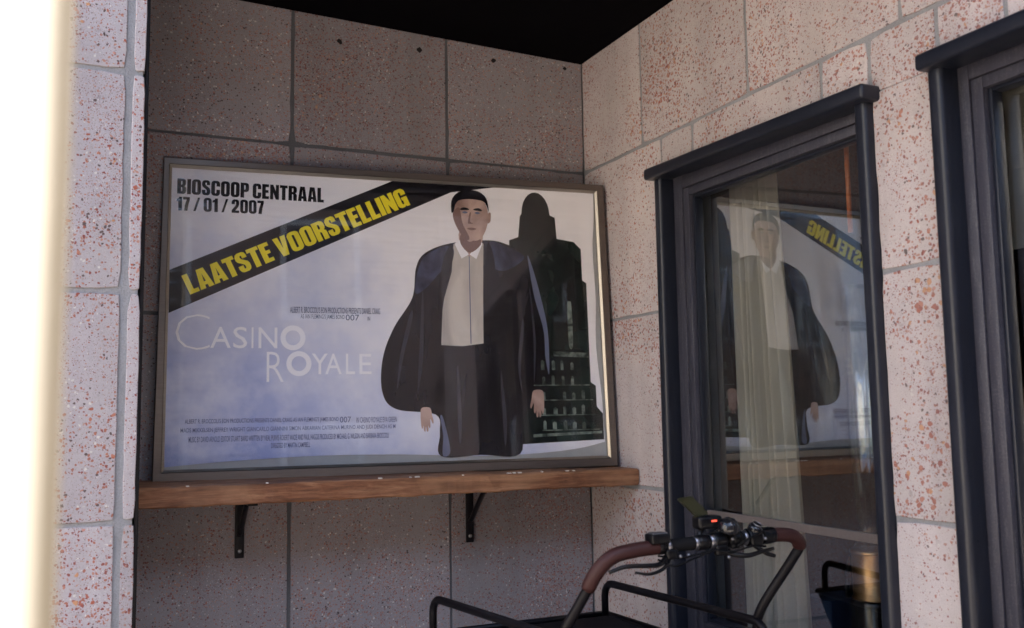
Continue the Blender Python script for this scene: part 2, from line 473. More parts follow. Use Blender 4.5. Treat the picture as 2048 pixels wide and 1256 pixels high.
# street-front wall with its short return into the recess
front = thing('street_front_wall', 'pale terrazzo block wall edge in daylight left of the dark recess', 'wall', (-2.4, -.5, 0))
YP = -.358*S
bm = nb()
box(bm, (-9.0, YP+JD, 0), (-1.101*S-.004-JD, YP+.18, 9.5)); box(bm, (-2.3, YP+.18, 0), (-1.101*S-.004-JD, -.001, 3.3))
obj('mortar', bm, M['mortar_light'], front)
t3f = lambda u, v, w: Vector((u, YP-w, v+GZ))
rects = []
for z0, z1 in ROWS+[(1.2, 1.6)]:
    rects.append((-1.1277, -1.1012, z0, z1, (None, .0, None, None)))
    x1 = -1.1277
    for k in range(5):
        rects.append((x1-.39, x1, z0, z1, (None, .011, None, None) if k == 0 else None) if k == 0 else (x1-.39, x1, z0, z1))
        x1 -= .39
lay_blocks(rects, t3f, M['block_front'], front, 5, gu=.0085, gv=.0062, depth=.04)
# unseen dark boards added on the return to cut bounce into the recess
for k in range(5):
    y0 = YP+.020+k*(abs(YP)-.030)/5; bm = nb(); box(bm, (-1.101*S-.002, y0+.002, 0), (-1.101*S+.010, y0+(abs(YP)-.030)/5-.003, 3.0), .002)
    obj('bounce_cut_board', bm, M['iron'], front, (-1.101*S, y0, 1.5))

# window wall, x = 0, u = y, v = z
wing = thing('window_side_wall', 'red speckled terrazzo block wall holding the two dark windows', 'wall', (.15, -2, 0))
W1 = (-.994, -.353); W2 = (-1.86, -1.121); WT = .700; WB = -.36
bm = nb()
X0, X1 = JD, .24
def wbox(y0, y1, z0, z1, x0=X0, x1=X1): box(bm, (x0, y0*S, zz(z0)), (x1, y1*S, zz(z1)))
wbox(W1[1], .17, -.676, 5.2); wbox(W2[1], W1[0], -.676, 5.2); wbox(-2.82, W2[0], -.676, 5.2)
wbox(W1[0], W1[1], WT, 5.2); wbox(W2[0], W2[1], WT, 5.2)
wbox(W1[0], W1[1], -.676, WB); wbox(W2[0], W2[1], -.676, WB)
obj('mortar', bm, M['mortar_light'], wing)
t3w = lambda u, v, w: Vector((-w, u, v+GZ))
rects = []
def yjs(js, z0, z1):
    for a, b_ in zip(js, js[1:]): rects.append((b_, a, z0, z1))
TOPH = .729
yjs([0, -.286, -.676, -1.062, -1.45, -1.84, -2.23, -2.62, -2.82], .8, 1.2)
yjs([0, -.35, -.70, -1.05, -1.4, -1.8, -2.2, -2.6, -2.82], 1.2, 1.6)
rects += [(-.364, 0, .4, .8)]
rects += [(a, b_, .701, .8) for a, b_ in ((-.484, -.364), (-.878, -.484), (-.992, -.878))]
rects += [(-1.130, -.992, .701, .8)]
rects += [(a, b_, .701, .8) for a, b_ in ((-1.25, -1.13), (-1.64, -1.25), (-1.90, -1.64))]
rects += [(W2[1], W1[0], .4, .701, (.0, .0, None, .0))]
rects[-5] = (-1.130, -.992, .701, .8, (None, None, .0, None))
for z0, z1 in ((-.4, 0), (0, .4)):
    rects += [(W1[1], 0, z0, z1, (.0, None, None, None)), (W2[1], W1[0], z0, z1, (0., 0., None, None))]
for z0, z1 in ROWS[:4]:
    yjs([-1.86, -2.25, -2.64, -2.82], z0, z1)
yjs([0, -.39, -.78, -1.17, -1.56, -1.86], -.676, -.4)
lay_blocks(rects, t3w, M['block_right'], wing, 23, depth=.03)

# ------------------------------------------------------------------ windows (parts of the window wall)
def ring_frame(bm, y0, y1, z0, z1, wl, wr, wt, wb, xf, xb, bev=.002):
    """a rectangular frame: y0 right (nearer), y1 left; widths; front and back x"""
    box(bm, (xf, y1-wl, z0), (xb, y1, z1), bev)
    box(bm, (xf, y0, z0), (xb, y0+wr, z1), bev)
    box(bm, (xf+.0007, y0+wr, z1-wt), (xb, y1-wl, z1), bev)
    box(bm, (xf+.0007, y0+wr, z0), (xb, y1-wl, z0+wb), bev)
def rbox_z(bm, x0, x1, y0, y1, z0, z1, r):
    """vertical strip with well rounded long edges"""
    n = 6; pts = []
    for cx, cy, a0 in ((x1-.001, y1-.001, 0), (x0+r, y1-r, 90), (x0+r, y0+r, 180), (x1-.001, y0+.001, 270)):
        rr = r if cx == x0+r else .001
        for k in range(n+1):
            a = math.radians(a0+90*k/n); pts.append((cx+rr*math.cos(a), cy+rr*math.sin(a)))
    A = [bm.verts.new((x, y, z0)) for x, y in pts]; B = [bm.verts.new((x, y, z1)) for x, y in pts]
    m = len(pts)
    for k in range(m): bm.faces.new((A[k], A[(k+1) % m], B[(k+1) % m], B[k]))
    bm.faces.new(A[::-1]); bm.faces.new(B)
PANE_TURN = math.radians(-2.35)   # the sashes do not hang dead square
def window(y0, y1, label, hood_y0, hood_y1, bar, hood_tilt=0.):
    """y0 nearer side, y1 far side, in wall units"""
    a, b_ = y0*S, y1*S; zt = zz(.7005); zb = zz(WB)
    bm = nb()
    CL, CR = (.052 if bar else .030), .012
    # casing board set back in the opening
    tw = .027*S
    ring_frame(bm, a, b_, zb, zt, tw+CL, tw+CR, .050, .10, .034, .12)
    win = obj('window', bm, M['sash'], wing, (.06, (a+b_)/2, (zt+zb)/2), label=label)
    smooth_by_angle(win)
    # the rounded cover strips at both sides
    for (s0, s1) in ((b_-tw, b_+.001), (a-.001, a+tw)):
        bm = nb(); rbox_z(bm, -.030, .033, s0, s1, zb, zt-.004, .015)
        smooth_by_angle(obj('side_trim', bm, M['trim'], win, (0, (s0+s1)/2, (zb+zt)/2)), 50)
    # hood moulding along the top
    bm = nb()
    h0, h1 = hood_y0*S, hood_y1*S
    box(bm, (-.066, h0, zz(.6915)), (.03, h1, zz(.7175)), .010, 4)
    for v in bm.verts: v.co.z += hood_tilt*(v.co.y-(h0+h1)/2)
    smooth_by_angle(obj('hood_trim', bm, M['trim'], win, (-.02, (h0+h1)/2, zz(.705))), 40)
    # dark shadow gap and opening sash
    i0, i1 = a+tw+CR, b_-tw-CL
    zt2, zb2 = zt-.050, zb+.10
    bm = nb(); ring_frame(bm, i0-.006, i1+.006, zb2-.006, zt2+.006, .010, .010, .010, .010, .046, .10, 0)
    obj('rebate', bm, M['groove'], win)
    bm = nb(); ring_frame(bm, i0+.003, i1-.003, zb2+.003, zt2-.003, .034, .010, .030, .05, .038, .095)
    smooth_by_angle(obj('sash_frame', bm, M['sash'], win))
    j0, j1, k0, k1 = i0+.013, i1-.037, zb2+.053, zt2-.033
    bm = nb(); ring_frame(bm, j0, j1, k0, k1, .012, .004, .010, .012, .056, .095, .003)
    smooth_by_angle(obj('glazing_bead', bm, M['trim'], win))
    bm = nb(); box(bm, (.080, j0+.002, k0+.002), (.082, j1-.002, k1-.002))
    pane = obj('pane', bm, M['glass'], win, (.081, (j0+j1)/2, (k0+k1)/2)); pane.rotation_euler.z = PANE_TURN
    if bar:
        bm = nb(); box(bm, (.062, j0+.004, zz(-.052)), (.0765, j1-.012, zz(-.036)), .002)
        obj('glazing_bar', bm, M['bar'], win)
    bm = nb(); box(bm, (-.06, a-.02, zb-.05), (.12, b_+.02, zb-.001), .006)
    obj('sill', bm, M['trim'], win)
    return win
M['bar'] = painted('weathered_bar_lit_tone', (.12, .10, .095), .45, .5)  # sash bar given a paler paint to show light falling on it
window(W1[0], W1[1], 'dark blue window with curtain, nearest to the poster', -1.011, -.345, True, .021)
window(W2[0], W2[1], 'dark blue window at the right edge', -1.88, -1.118, False)

# ------------------------------------------------------------------ soffit over the recess
cz = GZ+1.097*S
bm = nb()
for v in (( -1.101*S-.01, -4.1*S*0-2.55, 0), ): pass
box(bm, (-1.86, -2.5, cz), (-.002, -.001, cz+.16))
for v in bm.verts: v.co.z += -.030*v.co.x
o = obj('entrance_ceiling', bm, M['ceil'], None, (-.95, -1.2, cz))
o["kind"] = 'structure'

# ------------------------------------------------------------------ ground, street side
bm = nb(); box(bm, (-60, -80, -.4), (60, 30, 0)); o = obj('pavement', bm, M['paving']); o["kind"] = 'structure'

opp = thing('opposite_building', 'unseen plain brick house added across the street for reflections and to block light from the front', 'building', (-3, -12.2, 0))  # added out of view, for reflections and to hold back frontal light
bm = nb(); box(bm, (-16, -12.6, 0), (9, -12, 7.5)); opw = obj('wall', bm, M['facade'], opp)
for k in range(9):
    for z0, z1 in ((.9, 2.6), (4.3, 6.0)):
        bm = nb(); x = -15+2.7*k; box(bm, (x, -12.0, z0), (x+1.3, -11.96, z1)); f_ = obj('window', bm, M['winwhite'], opp, (x+.65, -12, z0))
        bm = nb(); box(bm, (x+.1, -11.96, z0+.1), (x+1.2, -11.955, z1-.1)); obj('pane', bm, M['gloss'], f_)

left = thing('light_bounce_house', 'unseen cream rendered house added to bounce warm sunlight onto the window wall', 'building', (-11, -4.5, 0))  # added out of view; its sunlit side warms the window wall
bm = nb(); box(bm, (-13, -6.4, 0), (-10, -1.4, 7.0)); lw_ = obj('wall', bm, M['facade2'], left)
for k in range(2):
    for z0, z1 in ((.9, 2.5), (4.3, 5.9)):
        y = -5.6+2.4*k; bm = nb(); box(bm, (-10.0, y, z0), (-9.96, y+1.1, z1)); f_ = obj('window', bm, M['winwhite'], left, (-10, y+.55, z0))
        bm = nb(); box(bm, (-9.96, y+.1, z0+.1), (-9.955, y+1.0, z1-.1)); obj('pane', bm, M['gloss'], f_)

# room behind the windows
bm = nb()
rx0, rx1, ry0, ry1, rz0, rz1 = .24, 3.6, -4.6, .25, .12, 3.1
box(bm, (rx0, ry0, rz0-.1), (rx1, ry1, rz0))
o = obj('room_floor', bm, M['roomwood']); o["kind"] = 'structure'
bm = nb(); box(bm, (rx0, ry0, rz1), (rx1, ry1, rz1+.1)); o = obj('room_ceiling', bm, M['room']); o["kind"] = 'structure'
bm = nb()
box(bm, (rx1, ry0, rz0), (rx1+.1, ry1, rz1)); box(bm, (rx0, ry1+.001, rz0), (rx1, ry1+.1, rz1)); box(bm, (rx0, ry0-.1, rz0), (rx1, ry0-.001, rz1))
o = obj('room_wall', bm, M['roomwood']); o["kind"] = 'structure'

# ------------------------------------------------------------------ shelf
SY = -.400; shelf_zt = zz(.0435)
shelf = thing('wall_shelf', 'rough brown wooden plank shelf carrying the framed poster', 'shelf', (-.93, -.2, shelf_zt-.07))
bm = nb()
nx = 60; rnd = random.Random(3)
prof = [(-.0, 0), (SY+.006, 0), (SY, -.006), (SY, -.060), (SY+.005, -.066), (0, -.066)]
rings = []
for i in range(nx+1):
    x = -1.868+1.862*i/nx; ring = []
    tilt = .008*(-x/1.87)
    for k, (y, z) in enumerate(prof):
        w = rnd.uniform(-1, 1)*(.0022 if 0 < k < 5 else 0)
        edge = .006 if (i == nx and 0 < k < 5) else 0
        ring.append(bm.verts.new((x-(.004 if i == nx and k in (1, 4) else 0), y+w-.001+edge*.4, shelf_zt+z+w*.8+tilt+noise.noise(Vector((x*5, k*3.1, 0)))*.0022)))
    rings.append(ring)
for i in range(nx):
    for k in range(len(prof)):
        A, B = rings[i], rings[i+1]; k2 = (k+1) % len(prof)
        bm.faces.new((A[k], A[k2], B[k2], B[k]))
bm.faces.new(rings[0]); bm.faces.new(rings[-1][::-1]); bmesh.ops.recalc_face_normals(bm, faces=bm.faces)
obj('plank', bm, M['shelf'], shelf)
# bits of plaster and chipped splinters along the top edge
bm = nb()
for k in range(13):
    x = rnd.uniform(-1.75, -.05); w = rnd.uniform(.004, .016)
    box(bm, (x, SY-.001, shelf_zt-.001+.008*(-x/1.87)), (x+w, SY+.012, shelf_zt+rnd.uniform(.002, .004)+.008*(-x/1.87)), .0008, 1)
M['crumb'] = painted('plaster_crumb', (.62, .56, .50), .9, .1)
obj('plaster_crumb', bm, M['crumb'], shelf, kind='stuff')
def bracket(x0, zbot):
    xc = x0*S; zt = shelf_zt-.066; w = .0165
    bm = nb()
    box(bm, (xc-w, -.008-.006, zbot), (xc+w, -.004, zt), .003)
    box(bm, (xc-w, -.30, zt-.009), (xc+w, -.0145, zt-.001), .002)
    br = obj('bracket', bm, M['iron'], shelf, (xc, -.01, (zt+zbot)/2))
    smooth_by_angle(br)
    bm = nb()
    tube(bm, [(xc, -.012, zbot+.085), (xc, -.03, zbot+.095), (xc, -.16, zt-.016), (xc, -.18, zt-.008)], .010, 8)
    obj('brace', bm, M['iron'], br, smooth=True)
    bm = nb(); lathe(bm, [(.0001, .004), (.005, .0035), (.0075, .001), (.0075, 0)][::-1], (xc, -.014, zbot+.026), (0, -1, 0), 12)
    obj('screw', bm, M['steel'], br, smooth=True)
bracket(-.872, zz(-.1255)); bracket(-.337, zz(-.1295))

# ------------------------------------------------------------------ poster in its frame
BL = Vector((-1.7986, -.085, 1.2231+.004)); SV = Vector((.99494293, -.10044186, 0)); TV = Vector((.00557509, .05522497, .99845837)); NV = Vector((-.10028701, -.9934091, .05550567))
def PP(s, t, off=0): return BL+SV*s+TV*t-NV*off
frame = thing('poster_frame', 'wide bronze metal display frame leaning on the shelf with a film poster', 'poster frame', PP(.9, 0, .03))
oc = [(.004, -.002), (1.789, -.002), (1.784, 1.187), (.019, 1.183)]
ic = [(.036, .034), (1.758, .034), (1.752, 1.160), (.040, 1.157)]
ic2 = [(.044, .043), (1.750, .043), (1.744, 1.151), (.048, 1.148)]
for k in range(4):
    a, b_, c, d = oc[k], oc[(k+1) % 4], ic[(k+1) % 4], ic[k]
    bm = nb()
    lo = [bm.verts.new(PP(*q, .055)) for q in (a, b_, c, d)]
    mid = [bm.verts.new(PP(*q, .004)) for q in (a, b_, c, d)]
    def lerp(p, q, t): return (p[0]+(q[0]-p[0])*t, p[1]+(q[1]-p[1])*t)
    ia, ib, icc, idd = lerp(a, d, .12), lerp(b_, c, .12), lerp(b_, c, .92), lerp(a, d, .92)
    hi = [bm.verts.new(PP(*q, 0)) for q in (ia, ib, icc, idd)]
    for A, B in ((lo, mid), (mid, hi)):
        for i in range(4): bm.faces.new((A[i], A[(i+1) % 4], B[(i+1) % 4], B[i]))
    bm.faces.new(hi); bm.faces.new(lo[::-1]); bmesh.ops.recalc_face_normals(bm, faces=bm.faces)
    obj('frame_rail', bm, M['frame'], frame)
    bm = nb()
    e, f, g, h = ic[k], ic[(k+1) % 4], ic2[(k+1) % 4], ic2[k]
    lo = [bm.verts.new(PP(*q, .020)) for q in (e, f, g, h)]
    hi = [bm.verts.new(PP(*e, .0015)), bm.verts.new(PP(*f, .0015)), bm.verts.new(PP(*g, .010)), bm.verts.new(PP(*h, .010))]
    for i in range(4): bm.faces.new((lo[i], lo[(i+1) % 4], hi[(i+1) % 4], hi[i]))
    bm.faces.new(hi); bm.faces.new(lo[::-1]); bmesh.ops.recalc_face_normals(bm, faces=bm.faces)
    obj('inner_lip', bm, M['lip'], frame)
bm = nb(); q = [(.036, .034), (1.758, .034), (1.752, 1.16), (.04, 1.157)]
lo = [bm.verts.new(PP(*p, .05)) for p in q]; hi = [bm.verts.new(PP(*p, .019)) for p in q]
for i in range(4): bm.faces.new((lo[i], lo[(i+1) % 4], hi[(i+1) % 4], hi[i]))
bm.faces.new(hi); bm.faces.new(lo[::-1]); bmesh.ops.recalc_face_normals(bm, faces=bm.faces)
obj('backing_board', bm, M['backing'], frame)

M['cover'] = glass_mat('added_sheen_sheet', .020, (.99, .99, .99))  # sheet added over the poster for the sake of its street reflections
bm = nb(); lo = [bm.verts.new(PP(*p, .0125)) for p in ic]; hi = [bm.verts.new(PP(*p, .0110)) for p in ic]
for i in range(4): bm.faces.new((lo[i], lo[(i+1) % 4], hi[(i+1) % 4], hi[i]))
bm.faces.new(hi); bm.faces.new(lo[::-1]); bmesh.ops.recalc_face_normals(bm, faces=bm.faces)
obj('added_sheen_cover', bm, M['cover'], frame)

def paper_col(nt, P):
    # printed cloudy ground: pale grey; lavender-blue low left also paints in sky reflection
    sx = N(nt, "ShaderNodeSeparateXYZ"); nt.links.new(P, sx.inputs[0])
    x = math_(nt, 'MULTIPLY_ADD', sx.outputs[0], 1/1.79, 1.7986/1.79)
    z = math_(nt, 'MULTIPLY_ADD', sx.outputs[2], 1/1.18, -1.2271/1.18)
    cl = noise_(nt, P, 3.0, 5, .55).outputs['Fac']
    f = math_(nt, 'SUBTRACT', 1.12, math_(nt, 'ADD', math_(nt, 'MULTIPLY', x, 1.1), math_(nt, 'MULTIPLY', z, 1.05)))
    f = math_(nt, 'ADD', f, math_(nt, 'MULTIPLY_ADD', cl, 1.3, -.55))
    f = math_(nt, 'MULTIPLY', f, 1.0, clamp=True)
    c = ramp(nt, f, [(0, (.92, .91, .93)), (.4, (.62, .65, .80)), (1, (.34, .41, .70))])
    c2 = noise_(nt, P, 7.0, 5, .6).outputs['Fac']
    return mix(nt, math_(nt, 'MULTIPLY_ADD', c2, 1.6, -.62, clamp=True), c, (.93, .93, .95))
M['paper'] = print_mat('mist_print_sky_sheen', paper_col)
M['ink'] = print_mat('ink_black', (.010, .009, .012))
def cloth_fn(c1, c2, sx, sz, thr=-.8):
    def fn(nt, P):
        mp = N(nt, "ShaderNodeMapping"); mp.inputs['Scale'].default_value = (sx, sx, sz); mp.inputs['Rotation'].default_value = (0, .35, 0)
        nt.links.new(P, mp.inputs['Vector'])
        n = noise_(nt, mp.outputs[0], 1.0, 4, .5); n.inputs['Distortion'].default_value = .6
        return mix(nt, math_(nt, 'MULTIPLY_ADD', n.outputs['Fac'], 2.6, thr, clamp=True), c1, c2)
    return fn
M['ink2'] = print_mat('ink_charcoal', cloth_fn((.007, .006, .008), (.022, .021, .028), 9, 2.2, -1.0))
M['skindark'] = print_mat('ink_skin_shadow', (.20, .115, .095))
M['fold'] = print_mat('ink_fold', (.040, .040, .052))
M['navy'] = print_mat('ink_navy', cloth_fn((.014, .017, .036), (.085, .105, .19), 11, 7, -.95))
M['yellow'] = print_mat('ink_yellow', (.95, .80, .03))
M['white'] = print_mat('ink_white', (.95, .95, .98))
M['cream'] = print_mat('ink_cream', cloth_fn((.38, .35, .32), (.66, .62, .56), 10, 3.5, -.6))
M['skin'] = print_mat('ink_skin', cloth_fn((.22, .13, .11), (.60, .43, .36), 7, 7, -.65))
M['greyblue'] = print_mat('ink_greyblue', (.13, .15, .23))
M['green'] = print_mat('ink_dark_green', cloth_fn((.005, .007, .007), (.016, .032, .027), 5, 4, -1.0))
M['palegreen'] = print_mat('ink_pale_green', cloth_fn((.02, .03, .026), (.30, .36, .31), 22, 26, -.95))

def poly_mesh(bm, loops, off):
    loops3 = [[Vector((p[0], p[1], 0)) for p in L] for L in loops]
    flat = [p for L in loops3 for p in L]
    tris = tessellate_polygon(loops3)
    vs_ = [bm.verts.new(PP(p.x, p.y, off)) for p in flat]
    for t in tris:
        try:
            a, b_, c = (vs_[i] for i in t)
            f = bm.faces.new((a, b_, c)); f.normal_update()
            if f.normal.dot(NV) < 0: f.normal_flip()
        except ValueError: pass
# the sheet
edge = [(.034, .052), (.164, .061), (.336, .070), (.586, .077), (.887, .073), (1.205, .058), (1.455, .062), (1.629, .077), (1.742, .100)]
right = [(1.738, .275), (1.722, .50), (1.730, .694), (1.727, .909), (1.738, 1.04), (1.742, 1.156)]
pl = catmull([(*p, 0) for p in edge], 6)+catmull([(*p, 0) for p in right], 6)+[Vector((.046, 1.153, 0))]
bm = nb(); poly_mesh(bm, [[(p.x, p.y) for p in pl]], .0160)
poster = obj('poster', bm, M['paper'], frame, PP(.9, .6, .016), label='pale film poster with a black diagonal banner')
def ink(name, loops_list, mat, off, smooth=0):
    bm = nb()
    for loops in loops_list: poly_mesh(bm, loops, off)
    return obj(name, bm, M[mat], poster)
def blob(pts, n=6): return [(p.x, p.y) for p in catmull([(*q, 0) for q in pts], n, True)]
L0, L1, L2, L3, L4 = .0154, .0149, .0144, .0139, .0134
# diagonal banner
ink('banner', [[[(.047, .603), (1.112, 1.118), (1.30, 1.151), (.875, 1.151), (.047, .762)]]], 'ink', L1)
# a plain stand-in for the poster's picture: an anonymous suited figure and a dark shape behind it
dome = [(1.475+.062*math.cos(math.radians(a)), 1.045+.095*math.sin(math.radians(a))) for a in range(0, 181, 15)]
ink('night_building', [[[(1.36, .098), (1.738, .110), (1.738, .215), (1.712, .245), (1.712, .330), (1.690, .345), (1.690, .760), (1.672, .772), (1.672, .905), (1.640, .935), (1.565, .945), (1.560, 1.035)]+dome+[(1.405, 1.035), (1.395, .945), (1.355, .930), (1.345, .50)]]], 'green', L0)
rw = random.Random(12)
for rr_ in range(5):
    for c in range(6):
        s0 = 1.475+c*.043+rw.uniform(-.003, .003); t0 = .155+rr_*.060
        if s0+.03 < 1.715-rr_*.014 and rw.random() < .85:
            h_ = rw.uniform(.022, .036); w_ = rw.uniform(.012, .018)
            ink('lit_opening', [[[(s0, t0), (s0+w_, t0), (s0+w_, t0+h_), (s0+w_*.5, t0+h_+.006), (s0, t0+h_)]]], 'palegreen', L1)
for k in range(4):
    ink('building_band', [[[(1.47-k*.01, .150+k*.0605), (1.72-k*.012, .150+k*.0605), (1.72-k*.012, .1535+k*.0605), (1.47-k*.01, .1535+k*.0605)]]], 'palegreen', L1-.0001)
for q_ in ([(1.53, .452), (1.688, .446), (1.688, .466), (1.53, .472)], [(1.43, .125), (1.73, .135), (1.73, .145), (1.43, .137)], blob([(1.600, .50), (1.618, .50), (1.618, .66), (1.609, .68), (1.600, .66)])):
    ink('pale_band', [[q_]], 'palegreen', L1)
ink('suit', [[blob([(1.10, .905), (1.00, .862), (.962, .80), (.945, .68), (.870, .56), (.825, .44), (.822, .31), (.875, .245), (1.03, .222), (1.045, .15), (1.048, .062), (1.21, .062), (1.372, .062), (1.385, .20), (1.46, .275), (1.508, .36), (1.515, .52), (1.468, .74), (1.430, .865), (1.335, .915), (1.25, .925)])]], 'ink2', L1)
ink('shoulder', [[blob([(1.095, .895), (1.01, .858), (.972, .80), (.958, .70), (1.00, .72), (1.055, .78), (1.105, .84)])]], 'navy', L2)
ink('shoulder', [[blob([(1.27, .918), (1.335, .905), (1.415, .868), (1.39, .83), (1.32, .80), (1.265, .83)])]], 'navy', L2)
for q_ in ([(1.105, .895), (1.075, .84), (1.050, .70), (1.058, .60), (1.085, .74), (1.118, .86)], [(1.262, .915), (1.290, .83), (1.272, .70), (1.240, .58), (1.246, .74)]):
    ink('lapel', [[blob(q_)]], 'ink', L3)
ink('trouser_crease', [[blob([(1.196, .44), (1.206, .44), (1.214, .20), (1.206, .075), (1.198, .20)])]], 'ink', L2)
ink('sleeve_edge', [[blob([(1.432, .862), (1.448, .83), (1.478, .72), (1.508, .56), (1.508, .38), (1.494, .45), (1.490, .56), (1.455, .70)])]], 'greyblue', L2)
ink('trouser_edge', [[blob([(1.048, .215), (1.062, .20), (1.085, .08), (1.055, .065), (1.058, .14)])]], 'greyblue', L2)
ink('shirt', [[[(1.118, .905), (1.18, .862), (1.244, .912), (1.236, .70), (1.232, .502), (1.145, .490), (1.058, .494), (1.068, .66), (1.108, .79)]]], 'cream', L2)
ink('neck', [[blob([(1.150, .965), (1.235, .965), (1.232, .90), (1.185, .855), (1.145, .905)])]], 'skin', L3)
ink('head', [[blob([(1.118, 1.045), (1.135, .985), (1.175, .930), (1.225, .925), (1.258, .975), (1.266, 1.045), (1.235, 1.10), (1.15, 1.10)])]], 'skin', L4)
ink('hair', [[blob([(1.112, 1.035), (1.114, 1.085), (1.140, 1.118), (1.185, 1.132), (1.232, 1.126), (1.262, 1.098), (1.270, 1.045), (1.262, 1.068), (1.245, 1.088), (1.195, 1.094), (1.150, 1.088), (1.130, 1.070), (1.122, 1.040)])]], 'ink', L4-.0005)
ink('face_shade', [[blob([(1.118, 1.03), (1.145, 1.055), (1.158, .99), (1.185, .932), (1.165, .925), (1.130, .98)])]], 'skindark', L4-.0003)
for q_ in ([(1.150, 1.052), (1.166, 1.058), (1.184, 1.053), (1.183, 1.048), (1.152, 1.046)], [(1.206, 1.053), (1.226, 1.058), (1.240, 1.051), (1.238, 1.045), (1.207, 1.048)]):
    ink('eyebrow', [[blob(q_, 3)]], 'ink', L4-.0008)
for q_ in ([(1.156, 1.037), (1.168, 1.042), (1.181, 1.037), (1.168, 1.032)], [(1.209, 1.037), (1.221, 1.042), (1.233, 1.037), (1.221, 1.032)]):
    ink('eye', [[blob(q_, 3)]], 'greyblue', L4-.0008)
ink('nose_shade', [[blob([(1.188, 1.035), (1.194, 1.035), (1.190, 1.000), (1.204, .993), (1.184, .990), (1.180, .998)], 3)]], 'skindark', L4-.0008)
ink('mouth', [[blob([(1.175, .970), (1.195, .975), (1.216, .970), (1.195, .963)], 3)]], 'skindark', L4-.0008)
ink('ear', [[blob([(1.266, 1.035), (1.278, 1.040), (1.276, 1.005), (1.264, .998)], 4)]], 'skin', L4)
ink('chin_shade', [[blob([(1.150, .945), (1.185, .915), (1.225, .935), (1.232, .905), (1.185, .870), (1.148, .905)], 4)]], 'skindark', L3-.0004)
def hand(cx, cy, sgn, k_=1.0):
    P_ = [(-.018, .050), (.020, .050), (.026, .020), (.024, -.030), (.018, -.045), (.013, -.030), (.012, -.050), (.005, -.058), (.002, -.036), (-.002, -.056), (-.009, -.054), (-.009, -.030), (-.014, -.042), (-.019, -.034), (-.019, .0), (-.030, -.022), (-.034, -.012), (-.027, .018)]
    ink('hand', [[blob([(cx+sgn*a*k_, cy+b_*k_) for a, b_ in P_], 3)]], 'skin', L2)
hand(1.455, .262, 1); hand(.992, .206, -1, .85)
ink('shirt_collar', [[[(1.122, .905), (1.150, .925), (1.180, .862), (1.150, .845)]], ], 'white', L3-.0003)
ink('shirt_collar', [[[(1.240, .912), (1.226, .925), (1.184, .862), (1.212, .845)]], ], 'white', L3-.0003)
ink('button_placket', [[[(1.180, .86), (1.184, .86), (1.182, .50), (1.178, .50)]]], 'greyblue', L3)
for q_ in ([(.935, .62), (.945, .60), (.905, .44), (.880, .32), (.893, .45)], [(.985, .70), (.990, .66), (.985, .45), (.960, .30), (.970, .48)], [(1.435, .72), (1.442, .70), (1.455, .50), (1.440, .34), (1.445, .52)], [(1.40, .60), (1.405, .56), (1.385, .40), (1.39, .30), (1.375, .42)], [(1.12, .40), (1.128, .38), (1.135, .20), (1.125, .10), (1.118, .22)], [(1.30, .38), (1.306, .36), (1.320, .20), (1.310, .09), (1.303, .22)]):
    ink('cloth_fold', [[blob(q_, 4)]], 'fold', L2-.0002)

